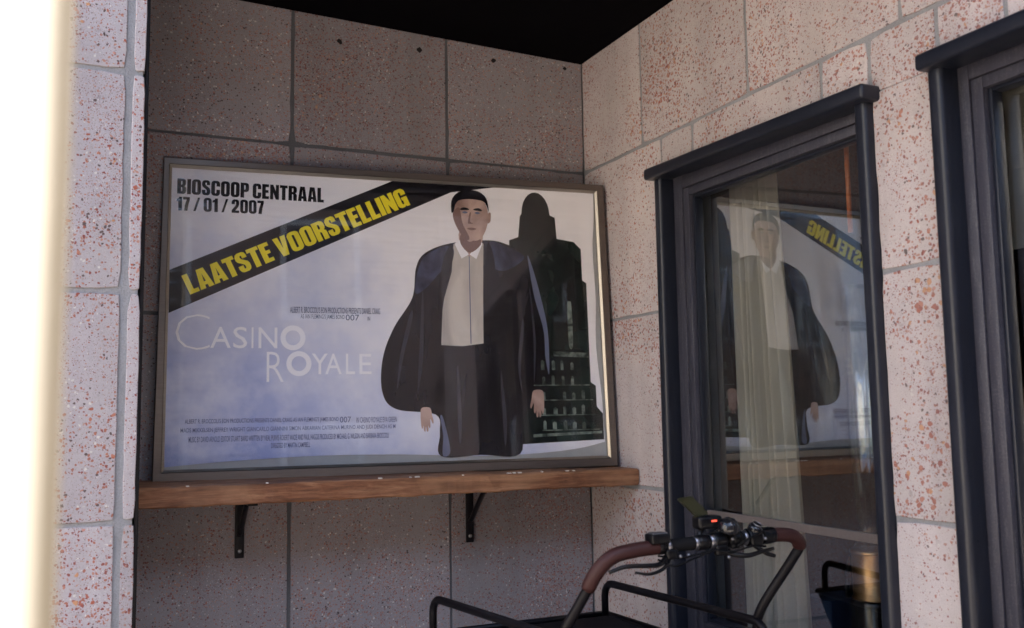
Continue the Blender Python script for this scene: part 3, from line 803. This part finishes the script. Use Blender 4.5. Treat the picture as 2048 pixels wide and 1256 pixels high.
# heavy condensed capitals, drawn as outlines (unit: cap height 10)
def rr(x0, y0, x1, y1, r=1.0, n=4):
    pts = []
    for cx, cy, a0 in ((x1-r, y1-r, 0), (x0+r, y1-r, 90), (x0+r, y0+r, 180), (x1-r, y0+r, 270)):
        for k in range(n+1):
            a = math.radians(a0+90*k/n); pts.append((cx+r*math.cos(a), cy+r*math.sin(a)))
    return pts
GL = {
 'I': (2.3, [[[(0, 0), (2.3, 0), (2.3, 10), (0, 10)]]]),
 'L': (4.3, [[[(0, 0), (4.2, 0), (4.2, 1.9), (2.3, 1.9), (2.3, 10), (0, 10)]]]),
 'E': (4.5, [[[(0, 0), (4.3, 0), (4.3, 1.9), (2.3, 1.9), (2.3, 4.2), (4.0, 4.2), (4.0, 6.0), (2.3, 6.0), (2.3, 8.1), (4.3, 8.1), (4.3, 10), (0, 10)]]]),
 'T': (5.0, [[[(1.35, 0), (3.65, 0), (3.65, 8.1), (5.0, 8.1), (5.0, 10), (0, 10), (0, 8.1), (1.35, 8.1)]]]),
 'N': (5.6, [[[(0, 0), (2.0, 0), (2.0, 4.6), (3.6, 0), (5.6, 0), (5.6, 10), (3.6, 10), (3.6, 5.6), (2.0, 10), (0, 10)]]]),
 'A': (5.8, [[[(0, 0), (2.3, 0), (2.45, 1.7), (3.45, 1.7), (3.6, 0), (5.9, 0), (4.5, 10), (1.4, 10)], [(2.55, 3.4), (3.35, 3.4), (2.95, 7.6)]]]),
 'V': (5.7, [[[(1.5, 0), (4.2, 0), (5.7, 10), (3.4, 10), (2.85, 3.6), (2.3, 10), (0, 10)]]]),
 'O': (5.5, [[rr(0, -.1, 5.5, 10.1, 2.0), rr(2.25, 1.6, 3.25, 8.4, .48)]]),
 'C': (5.4, [[[(3.2, 6.3), (5.4, 6.3), (5.4, 8.2), (5.0, 9.3), (4.0, 10), (1.5, 10), (.5, 9.4), (0, 8.2), (0, 1.8), (.5, .6), (1.5, 0), (4.0, 0), (5.0, .7), (5.4, 1.8), (5.4, 4.1), (3.2, 4.1), (3.2, 2.0), (2.75, 1.6), (2.3, 2.0), (2.3, 8.0), (2.75, 8.4), (3.2, 8.0)]]]),
 'G': (5.5, [[[(3.2, 6.4), (5.5, 6.4), (5.5, 8.2), (5.0, 9.3), (4.0, 10), (1.5, 10), (.5, 9.4), (0, 8.2), (0, 1.8), (.5, .6), (1.5, 0), (2.9, 0), (3.6, .7), (3.9, 0), (5.5, 0), (5.5, 5.3), (2.8, 5.3), (2.8, 3.7), (3.2, 3.7), (3.2, 2.0), (2.75, 1.6), (2.3, 2.0), (2.3, 8.0), (2.75, 8.4), (3.2, 8.0)]]]),
 'S': (5.1, [[[(0, 1.9), (.5, .6), (1.5, 0), (3.7, 0), (4.7, .7), (5.1, 1.9), (5.1, 3.6), (4.6, 4.8), (2.5, 6.6), (2.15, 7.3), (2.15, 8.1), (2.55, 8.5), (2.9, 8.1), (2.9, 6.8), (4.9, 6.8), (4.9, 8.3), (4.5, 9.4), (3.6, 10), (1.5, 10), (.5, 9.4), (0, 8.2), (0, 6.6), (.5, 5.6), (2.6, 3.8), (2.95, 3.1), (2.95, 2.0), (2.55, 1.55), (2.15, 2.0), (2.15, 3.5), (0, 3.5)]]]),
 'P': (5.3, [[[(0, 0), (2.3, 0), (2.3, 3.8), (3.8, 3.8), (4.9, 4.4), (5.3, 5.5), (5.3, 8.2), (4.9, 9.4), (3.8, 10), (0, 10)], [(2.3, 5.4), (2.9, 5.4), (3.1, 5.9), (3.1, 7.9), (2.9, 8.3), (2.3, 8.3)]]]),
 'R': (5.5, [[[(0, 0), (2.3, 0), (2.3, 4.4), (2.9, 4.2), (3.1, 3.6), (3.1, 0), (5.4, 0), (5.4, 3.6), (5.1, 4.6), (4.4, 5.1), (5.1, 5.6), (5.4, 6.6), (5.4, 8.2), (4.9, 9.4), (3.8, 10), (0, 10)], [(2.3, 5.9), (2.9, 5.9), (3.15, 6.4), (3.15, 7.9), (2.9, 8.3), (2.3, 8.3)]]]),
 'B': (5.4, [[[(0, 0), (3.9, 0), (4.9, .6), (5.3, 1.7), (5.3, 3.9), (4.9, 4.8), (4.3, 5.2), (4.9, 5.7), (5.2, 6.5), (5.2, 8.3), (4.8, 9.4), (3.8, 10), (0, 10)], [(2.3, 1.6), (2.8, 1.6), (3.05, 2.1), (3.05, 3.9), (2.8, 4.3), (2.3, 4.3)], [(2.3, 6.0), (2.8, 6.0), (3.0, 6.4), (3.0, 8.0), (2.8, 8.4), (2.3, 8.4)]]]),
 '0': (5.2, [[rr(0, -.1, 5.2, 10.1, 2.0), rr(2.1, 1.6, 3.1, 8.4, .48)]]),
 '1': (3.6, [[[(1.2, 0), (3.5, 0), (3.5, 10), (1.8, 10), (1.3, 9.0), (0, 8.4), (0, 6.8), (1.2, 7.1)]]]),
 '7': (4.4, [[[(.7, 0), (2.9, 0), (3.4, 4), (4.4, 8.2), (4.4, 10), (0, 10), (0, 8.1), (2.3, 8.1), (1.2, 4)]]]),
 '2': (5.1, [[[(0, 0), (5.0, 0), (5.0, 1.8), (2.5, 1.8), (4.4, 4.6), (5.0, 6.3), (5.0, 8.2), (4.5, 9.4), (3.5, 10), (1.5, 10), (.5, 9.4), (0, 8.2), (0, 6.4), (2.1, 6.4), (2.1, 8.0), (2.5, 8.45), (2.9, 8.0), (2.9, 6.6), (2.5, 5.4), (0, 1.9)]]]),
 '/': (4.4, [[[(0, 0), (1.5, 0), (4.4, 10), (2.9, 10)]]]),
}
def heavy(name, text, mat, start, end, height, off, space=.55, word=2.3):
    """capitals from start to end (poster metres) along their baseline"""
    ps = []; x = 0
    for ch in text:
        if ch == ' ': x += word-space; continue
        w, gl = GL[ch]; ps.append((x, gl)); x += w+space
    total = x-space
    s0 = Vector(start); d = Vector(end)-s0; ln = d.length; d.normalize(); nrm = Vector((-d.y, d.x))
    kx = ln/total; ky = height/10
    bm = nb()
    for x0, gl in ps:
        for loops in gl:
            poly_mesh(bm, [[tuple(s0+d*((x0+px)*kx)+nrm*(py*ky)) for px, py in L] for L in loops], off)
    return obj(name, bm, M[mat], poster)
heavy('headline', 'BIOSCOOP CENTRAAL', 'ink', (.067, 1.050), (.603, 1.046), .058, L1)
heavy('date_line', '17 / 01 / 2007', 'ink', (.066, .986), (.378, .988), .052, L1)
heavy('banner_lettering', 'LAATSTE VOORSTELLING', 'yellow', (.120, .672), (.944, 1.056), .076, L3, .42)

def thin(name, items, mat, off, weight=0.0):
    """items: (text, s, t, width, height) in the light built-in face"""
    bm = nb()
    for text, s0, t0, wd, ht in items:
        cu = D.curves.new('t', 'FONT'); cu.body = text; cu.size = 1; cu.offset = weight; cu.resolution_u = 3
        ob = D.objects.new('t', cu); scene.collection.objects.link(ob)
        dg = bpy.context.evaluated_depsgraph_get(); me = D.meshes.new_from_object(ob.evaluated_get(dg))
        xs = [v.co.x for v in me.vertices]; ys = [v.co.y for v in me.vertices]
        x0, x1, y0, y1 = min(xs), max(xs), min(ys), max(ys)
        base = len(bm.verts)
        vs_ = [bm.verts.new(PP(s0+(v.co.x-x0)/(x1-x0)*wd, t0+(v.co.y-y0)/(y1-y0)*ht, off)) for v in me.vertices]
        for p in me.polygons:
            try:
                f = bm.faces.new([vs_[i] for i in p.vertices]); f.normal_update()
                if f.normal.dot(NV) < 0: f.normal_flip()
            except ValueError: pass
        D.objects.remove(ob); D.curves.remove(cu); D.meshes.remove(me)
    return obj(name, bm, M[mat], poster)
thin('title_capital', [('C', .072, .470, .118, .130)], 'white', L2, -.028)
thin('title_lettering', [('A', .192, .477, .072, .078), ('S', .272, .476, .050, .080), ('I', .337, .477, .007, .078), ('N', .362, .477, .068, .078)], 'white', L2, .002)
thin('title_capital', [('R', .392, .352, .062, .112)], 'white', L2, -.012)
thin('title_lettering', [('Y', .556, .380, .060, .078), ('A', .606, .380, .062, .078), ('L', .684, .380, .034, .078), ('E', .735, .380, .046, .078)], 'white', L2, .002)
def annulus(c, rx, ry, w, n=40):
    o_ = [(c[0]+rx*math.cos(2*math.pi*k/n), c[1]+ry*math.sin(2*math.pi*k/n)) for k in range(n)]
    i_ = [(c[0]+(rx-w)*math.cos(2*math.pi*k/n), c[1]+(ry-w)*math.sin(2*math.pi*k/n)) for k in range(n)]
    return [o_, i_]
ink('title_round_letter', [annulus((.487, .517), .046, .047, .019), annulus((.509, .420), .046, .047, .019)], 'white', L2)
thin('opening_credit', [("ALBERT R. BROCCOLI'S EON PRODUCTIONS PRESENTS DANIEL CRAIG", .476, .612, .341, .024),
      ("AS IAN FLEMING'S JAMES BOND", .515, .586, .165, .022), ("007", .684, .586, .052, .023), ("IN", .768, .586, .010, .016)], 'greyblue', L2, .006)
M['fineprint'] = print_mat('ink_fine_print', (.17, .19, .33))
thin('closing_credit', [("ALBERT R. BROCCOLI'S EON PRODUCTIONS PRESENTS DANIEL CRAIG AS IAN FLEMING'S JAMES BOND", .110, .199, .545, .021), ("007", .660, .198, .042, .022), ("IN CASINO ROYALE EVA GREEN", .722, .196, .155, .021),
      ("MADS MIKKELSEN JEFFREY WRIGHT GIANCARLO GIANNINI SIMON ABKARIAN CATERINA MURINO AND JUDI DENCH AS M", .096, .168, .775, .020),
      ("MUSIC BY DAVID ARNOLD EDITOR STUART BAIRD WRITTEN BY NEAL PURVIS ROBERT WADE AND PAUL HAGGIS PRODUCED BY MICHAEL G. WILSON AND BARBARA BROCCOLI", .124, .137, .720, .020),
      ("DIRECTED BY MARTIN CAMPBELL", .410, .110, .140, .018)], 'fineprint', L2, .004)

# ------------------------------------------------------------------ cargo bike in front of the poster
bike = thing('cargo_bike', 'black cargo bicycle with red brown grips parked nose to the wall under the poster', 'cargo bike', (-.62, -1.2, 0))
fy, ry = -.70, -1.47           # front and rear of the box
def boxshell():
    bm = nb()
    T, B = .752, .33
    top = [(-.905, fy-.02), (-.355, fy-.02), (-.305, ry), (-.875, ry)]
    bot = [(-.84, fy-.20), (-.41, fy-.20), (-.36, ry+.05), (-.82, ry+.05)]
    th = .014
    cx = sum(p[0] for p in top)/4; cy = sum(p[1] for p in top)/4
    ins = lambda p: (p[0]+math.copysign(th, cx-p[0]), p[1]+math.copysign(th, cy-p[1]))
    ot = [bm.verts.new((*p, T)) for p in top]; ob_ = [bm.verts.new((*p, B)) for p in bot]
    it = [bm.verts.new((*ins(p), T)) for p in top]; ib = [bm.verts.new((*ins(p), B+.015)) for p in bot]
    for A, Bq in ((ob_, ot), (ot, it), (it, ib)):
        for i in range(4): bm.faces.new((A[i], A[(i+1) % 4], Bq[(i+1) % 4], Bq[i]))
    bm.faces.new(ib); bm.faces.new(ob_[::-1]); bmesh.ops.recalc_face_normals(bm, faces=bm.faces)
    return bm
cbx = obj('cargo_box', boxshell(), M['boxpanel'], bike)
bm = nb()
rim = [(-.905, fy-.02, .757), (-.355, fy-.02, .757), (-.305, ry, .757), (-.875, ry, .757)]
for a, b_ in zip(rim, rim[1:]+rim[:1]): tube(bm, [a, b_], .011, 8)
obj('rim_tube', bm, M['black'], cbx, smooth=True)
bm = nb(); box(bm, (-.85, fy-.12, .758), (-.40, ry+.25, .772), .006); obj('bench', bm, M['boxpanel'], cbx)
def rail(p0, p1, name='side_rail'):
    a = Vector(p0); b_ = Vector(p1); d = (b_-a).normalized(); dz = Vector((0, 0, 1)); r = .045
    pts = [a-dz*.125, a-dz*r] + [a+d*(r-r*math.cos(t))-dz*(r-r*math.sin(t)) for t in (.4, .8, 1.2)] + [a+d*r]
    n = 6
    pts += [a+d*r+(b_-a-d*2*r)*(k/n) for k in range(1, n)]
    pts += [b_-d*r] + [b_-d*(r-r*math.sin(t))-dz*(r-r*math.cos(t)) for t in (.4, .8, 1.2)] + [b_-dz*r, b_-dz*.125]
    bm = nb(); tube(bm, pts, .0125, 12); return obj(name, bm, M['black'], bike, smooth=True)
rail((-.985, -.715, .868), (-.870, -1.44, .868))
rail((-.372, -.745, .868), (-.300, -1.50, .868))
# handlebar: one bent tube
hb = [(-.925, -1.44, .60), (-.905, -1.452, .84), (-.902, -1.466, .905), (-.884, -1.487, .952), (-.864, -1.511, 1.003), (-.847, -1.537, 1.055), (-.810, -1.555, 1.093), (-.748, -1.561, 1.105), (-.676, -1.564, 1.1085),
      (-.555, -1.567, 1.111), (-.429, -1.570, 1.114), (-.324, -1.573, 1.116), (-.255, -1.571, 1.108), (-.222, -1.560, 1.080), (-.233, -1.546, 1.046), (-.257, -1.517, .989), (-.286, -1.488, .927), (-.296, -1.465, .88), (-.290, -1.45, .84), (-.288, -1.44, .60)]
hs_ = catmull(hb, 6)
bm = nb(); tube(bm, hs_, .0135, 14); bar = obj('handlebar', bm, M['black'], bike, smooth=True)
bm = nb(); g1 = hs_[4*6+1:8*6+1]; tube(bm, g1, [.0172]+[.0188]*(len(g1)-2)+[.0172], 16); obj('grip', bm, M['leather'], bar, smooth=True)
bm = nb(); g2 = hs_[11*6-2:14*6-4]; tube(bm, g2, [.0172]+[.0188]*(len(g2)-2)+[.0172], 16); obj('grip', bm, M['leather'], bar, smooth=True)
bx = lambda t: Vector((-.676+(.352)*t, -1.564-.009*t, 1.1085+.0075*t))    # along the straight crossbar
AX = (bx(1)-bx(0)).normalized()
def clamp(t, r, w, mat='plastic', name='clamp_ring'):
    r *= 1.22
    bm = nb(); lathe(bm, [(r*.92, -w/2), (r, -w/2+.002), (r, w/2-.002), (r*.92, w/2)], bx(t), AX, 18); return obj(name, bm, M[mat], bar, smooth=False)
for t, r, w, m_ in ((.0, .0165, .016, 'plastic'), (.06, .0155, .010, 'silver'), (.30, .0150, .012, 'silver'), (.355, .0165, .030, 'plastic'), (.44, .0160, .016, 'silver'), (.50, .018, .034, 'plastic'), (.60, .0165, .014, 'plastic'), (.66, .0175, .030, 'plastic'), (.735, .016, .010, 'silver'), (.81, .0195, .036, 'plastic'), (.87, .0170, .008, 'silver'), (.93, .0185, .030, 'plastic'), (.985, .0175, .014, 'plastic')):
    smooth_by_angle(clamp(t, r, w, m_), 40)
bm = nb(); tube(bm, [bx(.02), bx(.62)], .0172, 14); obj('inner_sleeve', bm, M['rubber'], bar, smooth=True)
# brake fluid housing with its little silver lid
c = bx(.0)+Vector((-.010, -.005, .026))
bm = nb(); box(bm, c+Vector((-.027, -.020, -.016)), c+Vector((.027, .020, .008)), .004, 3)
lid = smooth_by_angle(obj('brake_reservoir', bm, M['plastic'], bar))
bm = nb(); box(bm, c+Vector((-.022, -.014, .008)), c+Vector((.022, .014, .011)), .0012, 2); 
for k in range(5): box(bm, c+Vector((-.018+.0085*k, -.0145, .011)), c+Vector((-.0145+.0085*k, .012, .0125)))
obj('reservoir_lid', bm, M['silver'], bar)
# brake levers
def lever(pts, rs):
    bm = nb(); q = catmull(pts, 5); n = len(q); rr_ = [rs[0]+(rs[1]-rs[0])*i/(n-1) for i in range(n)]
    tube(bm, q, rr_, 10); obj('brake_lever', bm, M['plastic'], bar, smooth=True)
lever([(-.660, -1.570, 1.085), (-.700, -1.600, 1.072), (-.740, -1.605, 1.072), (-.800, -1.600, 1.074), (-.842, -1.590, 1.062)], (.0075, .0045))
lever([(-.655, -1.575, 1.083), (-.69, -1.602, 1.062), (-.735, -1.608, 1.052), (-.775, -1.602, 1.058)], (.006, .003))
lever([(-.49, -1.58, 1.082), (-.44, -1.605, 1.074), (-.39, -1.605, 1.080), (-.345, -1.600, 1.085)], (.0075, .0045))
lever([(-.40, -1.58, 1.10), (-.37, -1.60, 1.075), (-.345, -1.605, 1.066)], (.007, .005))
# brake body blocks, bolts
for p, s in (((-.652, -1.578, 1.090), .013), ((-.500, -1.580, 1.090), .014), ((-.39, -1.585, 1.108), .015), ((-.455, -1.580, 1.10), .010)):
    p = Vector(p); bm = nb(); box(bm, p-Vector((s*1.3, s*.7, s)), p+Vector((s*1.3, s*.7, s)), s*.4, 3); smooth_by_angle(obj('lever_body', bm, M['plastic'], bar), 50)
for p in ((-.632, -1.588, 1.084), (-.602, -1.580, 1.084), (-.487, -1.594, 1.072), (-.372, -1.600, 1.112), (-.468, -1.586, 1.116)):
    bm = nb(); lathe(bm, [(.0045, 0), (.0045, .004), (.003, .006), (.0002, .0062)], p, (0, -1, .25), 10); obj('bolt', bm, M['silver'], bar, smooth=True)
# bell
c = bx(.575)+Vector((0, -.012, .026))
bm = nb(); lathe(bm, [(.0285, 0), (.0295, .003), (.0285, .013), (.023, .024), (.0145, .031), (.005, .034), (.0003, .0343)], c, (-.1, -.35, 1), 24); obj('bell', bm, M['gloss'], bar, smooth=True)
bm = nb(); lathe(bm, [(.006, -.020), (.006, 0)], c, (-.1, -.35, 1), 12); obj('bell_stem', bm, M['plastic'], bar, smooth=True)
# second control pod
c = bx(.83)+Vector((0, -.006, .020))
bm = nb(); lathe(bm, [(.019, -.010), (.021, -.004), (.020, .008), (.014, .014), (.0003, .015)], c, (.2, -.55, 1), 20); obj('gear_selector', bm, M['gloss'], bar, smooth=True)
bm = nb(); lathe(bm, [(.0125, .0), (.0135, .003), (.0125, .0045), (.0115, .003)], c+Vector((.002, -.006, .012)), (.2, -.55, 1), 20, True); obj('selector_ring', bm, M['silver'], bar, smooth=True)
# display on an arm, with a lit red mark, and a tilted olive plate above it
c = bx(.36)+Vector((.030, .012, .052))
bm = nb(); tube(bm, catmull([bx(.36), bx(.36)+Vector((0, .01, .02)), c], 4), .007, 8); box(bm, c-Vector((.040, .020, .020)), c+Vector((.034, .020, .014)), .008, 3)
smooth_by_angle(obj('display_unit', bm, M['plastic'], bar), 50)
m, nt, b = newmat('lit_red_mark'); b.inputs['Base Color'].default_value = (.6, .05, .03, 1); b.inputs['Emission Color'].default_value = (1, .10, .05, 1); b.inputs['Emission Strength'].default_value = .22; M['led'] = m
bm = nb(); box(bm, c+Vector((-.004, -.0222, -.001)), c+Vector((.013, -.0205, .004)), .0008, 1); obj('red_light', bm, M['led'], bar)
bm = nb()
q = [(-.095, 0, .060), (-.048, 0, .066), (.004, 0, .018), (-.030, 0, .004)]
A = [bm.verts.new(c+Vector(p)+Vector((0, -.003, 0))) for p in q]; B = [bm.verts.new(c+Vector(p)+Vector((0, .006, .002))) for p in q]
for i in range(4): bm.faces.new((A[i], A[(i+1) % 4], B[(i+1) % 4], B[i]))
bm.faces.new(A); bm.faces.new(B[::-1]); bmesh.ops.recalc_face_normals(bm, faces=bm.faces); bmesh.ops.bevel(bm, geom=list(bm.edges), offset=.003, segments=2, affect='EDGES')
obj('tilted_plate', bm, M['olive'], bar)
bm = nb()
for k, (o1, o2, sag) in enumerate((((-.652, -1.585, 1.085), (-.52, -1.56, .80), .05), ((-.50, -1.59, 1.08), (-.50, -1.56, .80), .04), ((-.39, -1.60, 1.10), (-.46, -1.56, .78), .05))):
    o1 = Vector(o1); o2 = Vector(o2)
for o1, o2 in (((-.69, -1.575, 1.088), (-.47, -1.578, 1.087)), ((-.53, -1.585, 1.094), (-.36, -1.588, 1.090))):
    o1 = Vector(o1); o2 = Vector(o2)
    tube(bm, catmull([o1, o1.lerp(o2, .3)+Vector((0, -.012, -.007)), o1.lerp(o2, .7)+Vector((0, -.010, .004)), o2], 6), .0028, 6)
obj('cable', bm, M['rubber'], bar, smooth=True)
for pts in ([(-.655, -1.585, 1.085), (-.60, -1.625, 1.050), (-.50, -1.62, .99), (-.47, -1.56, .84), (-.47, -1.50, .62)], [(-.40, -1.59, 1.085), (-.45, -1.63, 1.03), (-.50, -1.60, .93), (-.52, -1.52, .62)]) :
    pass
for pts in ([(-.70, -1.590, 1.082), (-.66, -1.600, 1.064), (-.60, -1.600, 1.078), (-.54, -1.592, 1.090)], [(-.52, -1.560, 1.125), (-.49, -1.585, 1.150), (-.45, -1.600, 1.130), (-.44, -1.590, 1.10)], [(-.46, -1.60, 1.10), (-.42, -1.615, 1.125), (-.375, -1.600, 1.130), (-.36, -1.580, 1.115)]):
    bm = nb(); tube(bm, catmull(pts, 6), .0028, 7); obj('cable', bm, M['rubber'], bar, smooth=True)
# running gear, mostly below the picture
def wheel(c, R_, axis=(1, 0, 0)):
    bm = nb(); pr = [(R_-.022+.022*math.cos(a), .022*math.sin(a)) for a in [2*math.pi*k/8 for k in range(8)]]
    lathe(bm, pr, c, axis, 36, True); w = obj('wheel', bm, M['rubber'], bike, c, smooth=True)
    bm = nb(); lathe(bm, [(R_-.045, -.012), (R_-.038, -.012), (R_-.038, .012), (R_-.045, .012)], c, axis, 36, True); obj('rim', bm, M['black'], w, smooth=True)
    bm = nb(); a_ = Vector(axis)
    lathe(bm, [(.02, -.04), (.02, .04)], c, axis, 12)
    e1 = a_.orthogonal().normalized(); e2 = a_.cross(e1)
    for k in range(18):
        t = 2*math.pi*k/18; tube(bm, [Vector(c)+a_*(.02*(-1)**k), Vector(c)+(e1*math.cos(t)+e2*math.sin(t))*(R_-.04)], .0016, 5)
    obj('spoke_set', bm, M['steel'], w)
wheel((-.995, -1.30, .25), .25); wheel((-.185, -1.30, .25), .25); wheel((-.585, -2.72, .30), .30)
bm = nb()
tube(bm, [(-.99, -1.30, .25), (-.19, -1.30, .25)], .016, 10); tube(bm, [(-.59, -1.35, .30), (-.585, -2.10, .33), (-.545, -2.72, .30)], .022, 12)
tube(bm, [(-.585, -2.10, .33), (-.585, -2.32, .72)], .018, 12); tube(bm, [(-.585, -2.26, .62), (-.545, -2.72, .30)], .012, 10)
tube(bm, [(-.585, -2.10, .33), (-.59, -1.45, .62)], .022, 12); tube(bm, [(-.905, -1.452, .60), (-.288, -1.44, .60)], .014, 10)
obj('frame_tube', bm, M['black'], bike, smooth=True)
bm = nb(); box(bm, (-.66, -2.50, .72), (-.51, -2.24, .77), .03, 4)
for v in bm.verts:
    k = (v.co.y+2.50)/.26; v.co.x = -.585+(v.co.x+.585)*(1.1-.75*k)
smooth_by_angle(obj('saddle', bm, M['leather'], bike), 60)

# ------------------------------------------------------------------ things inside behind the first window
cur = nb()
n = 90; top = []; botm = []
rows = []
zl = [.25, .70, 1.1, 1.5, 1.9, 2.32]
for z in zl:
    f = (z-.25)/(2.32-.25); wid0, wid1 = -1.10+.10*f, -.775
    row = []
    for i in range(n+1):
        u = i/n; y = wid0+(wid1-wid0)*u
        x = .215+.022*math.sin(u*math.pi*13+.8*math.sin(u*9)+.3*f)*(1-.25*f)+.010*math.sin(u*math.pi*5+2*f)
        row.append(cur.verts.new((x, y, z)))
    rows.append(row)
for A, B in zip(rows, rows[1:]):
    for i in range(n): cur.faces.new((A[i], A[i+1], B[i+1], B[i]))
bmesh.ops.solidify(cur, geom=cur.faces[:], thickness=.002)
o = obj('curtain', cur, M['curtain'], None, (.215, -.94, .25), smooth=True)
o["label"] = 'cream pleated curtain hanging inside the window beside the poster'; o["category"] = 'curtain'
bm = nb(); n = 14
rows = [[bm.verts.new((.20+.004*math.sin(z*40+y*3), y, z)) for y in (-3.15, -2.7, -2.3, -1.95)] for z in [1.86+k*.5/n for k in range(n+1)]]
for A, B in zip(rows, rows[1:]):
    for i in range(3): bm.faces.new((A[i], A[i+1], B[i+1], B[i]))
bmesh.ops.solidify(bm, geom=bm.faces[:], thickness=.002)
M['blind'] = painted('beige_blind_cloth', (.55, .52, .46), .9, .03, spec=.1)
o = obj('roller_blind', bm, M['blind'], None, (.2, -2.5, 1.86)); o["label"] = 'pale beige blind half lowered inside the window at the right edge'; o["category"] = 'blind'
# tall glass cylinder on a brass and black stand
lamp = thing('glass_cylinder_lamp', 'tall clear glass cylinder in a brass collar standing behind the window', 'lamp', (.42, -1.20, .13))
lc = (.42, -1.185)
bm = nb(); lathe(bm, [(.080, 0), (.084, .01), (.084, .67), (.078, .68)], (*lc, .13), n=32); smooth_by_angle(obj('base_drum', bm, M['gloss'], lamp))
bm = nb(); lathe(bm, [(.073, 0), (.078, .003), (.078, .006), (.073, .010), (.073, .150), (.079, .153), (.079, .161), (.073, .165)], (*lc, .812), n=32); smooth_by_angle(obj('collar', bm, M['brass'], lamp), 60)
bm = nb(); lathe(bm, [(.066, 0), (.066, .90), (.062, .90), (.062, 0)], (*lc, .97), n=32, closed=True); obj('glass_tube', bm, M['glass_tube'], lamp, smooth=True)
bm = nb(); hp = [(lc[0]-.02, lc[1]+.075, .70), (lc[0]-.02, lc[1]+.105, .74), (lc[0]-.02, lc[1]+.11, .85), (lc[0]-.02, lc[1]+.09, .93), (lc[0]-.02, lc[1]+.055, .95)]
tube(bm, catmull(hp, 6), .008, 8); obj('handle', bm, M['iron'], lamp, smooth=True)
pipe = nb(); tube(pipe, [(.16, -1.420, 2.0), (.16, -1.420, 2.34)], .008, 10)
o = obj('copper_pipe', pipe, M['copper'], None, (.16, -1.42, .3), smooth=True); o["label"] = 'thin orange copper pipe running up inside the window jamb'; o["category"] = 'pipe'
bm = nb(); box(bm, (.30, -1.10, .13), (.48, -.96, .80), .004)
o = obj('blue_box', bm, M['blue'], None, (.39, -1.03, .13)); o["label"] = 'blue cardboard box on end behind the window beside the lamp'; o["category"] = 'box'

# ------------------------------------------------------------------ white post close to the camera
bm = nb(); box(bm, (-2.30, -3.27, 0), (-2.0430, -3.03, 3.4), .008, 3)
o = smooth_by_angle(obj('white_post', bm, M['post'], None, (-2.17, -3.12, 0)), 40); o["label"] = 'blurred cream white post in full sun at the left edge'; o["category"] = 'post'
M['tan'] = painted('edge_shade_tan', (.062, .050, .034), .6, .05)  # shade of the post's rounded side, painted as a darker tan strip
bm = nb(); box(bm, (-2.0425, -3.262, .01), (-2.0385, -3.035, 3.39), .0015, 2); obj('edge_shade_strip', bm, M['tan'], o)
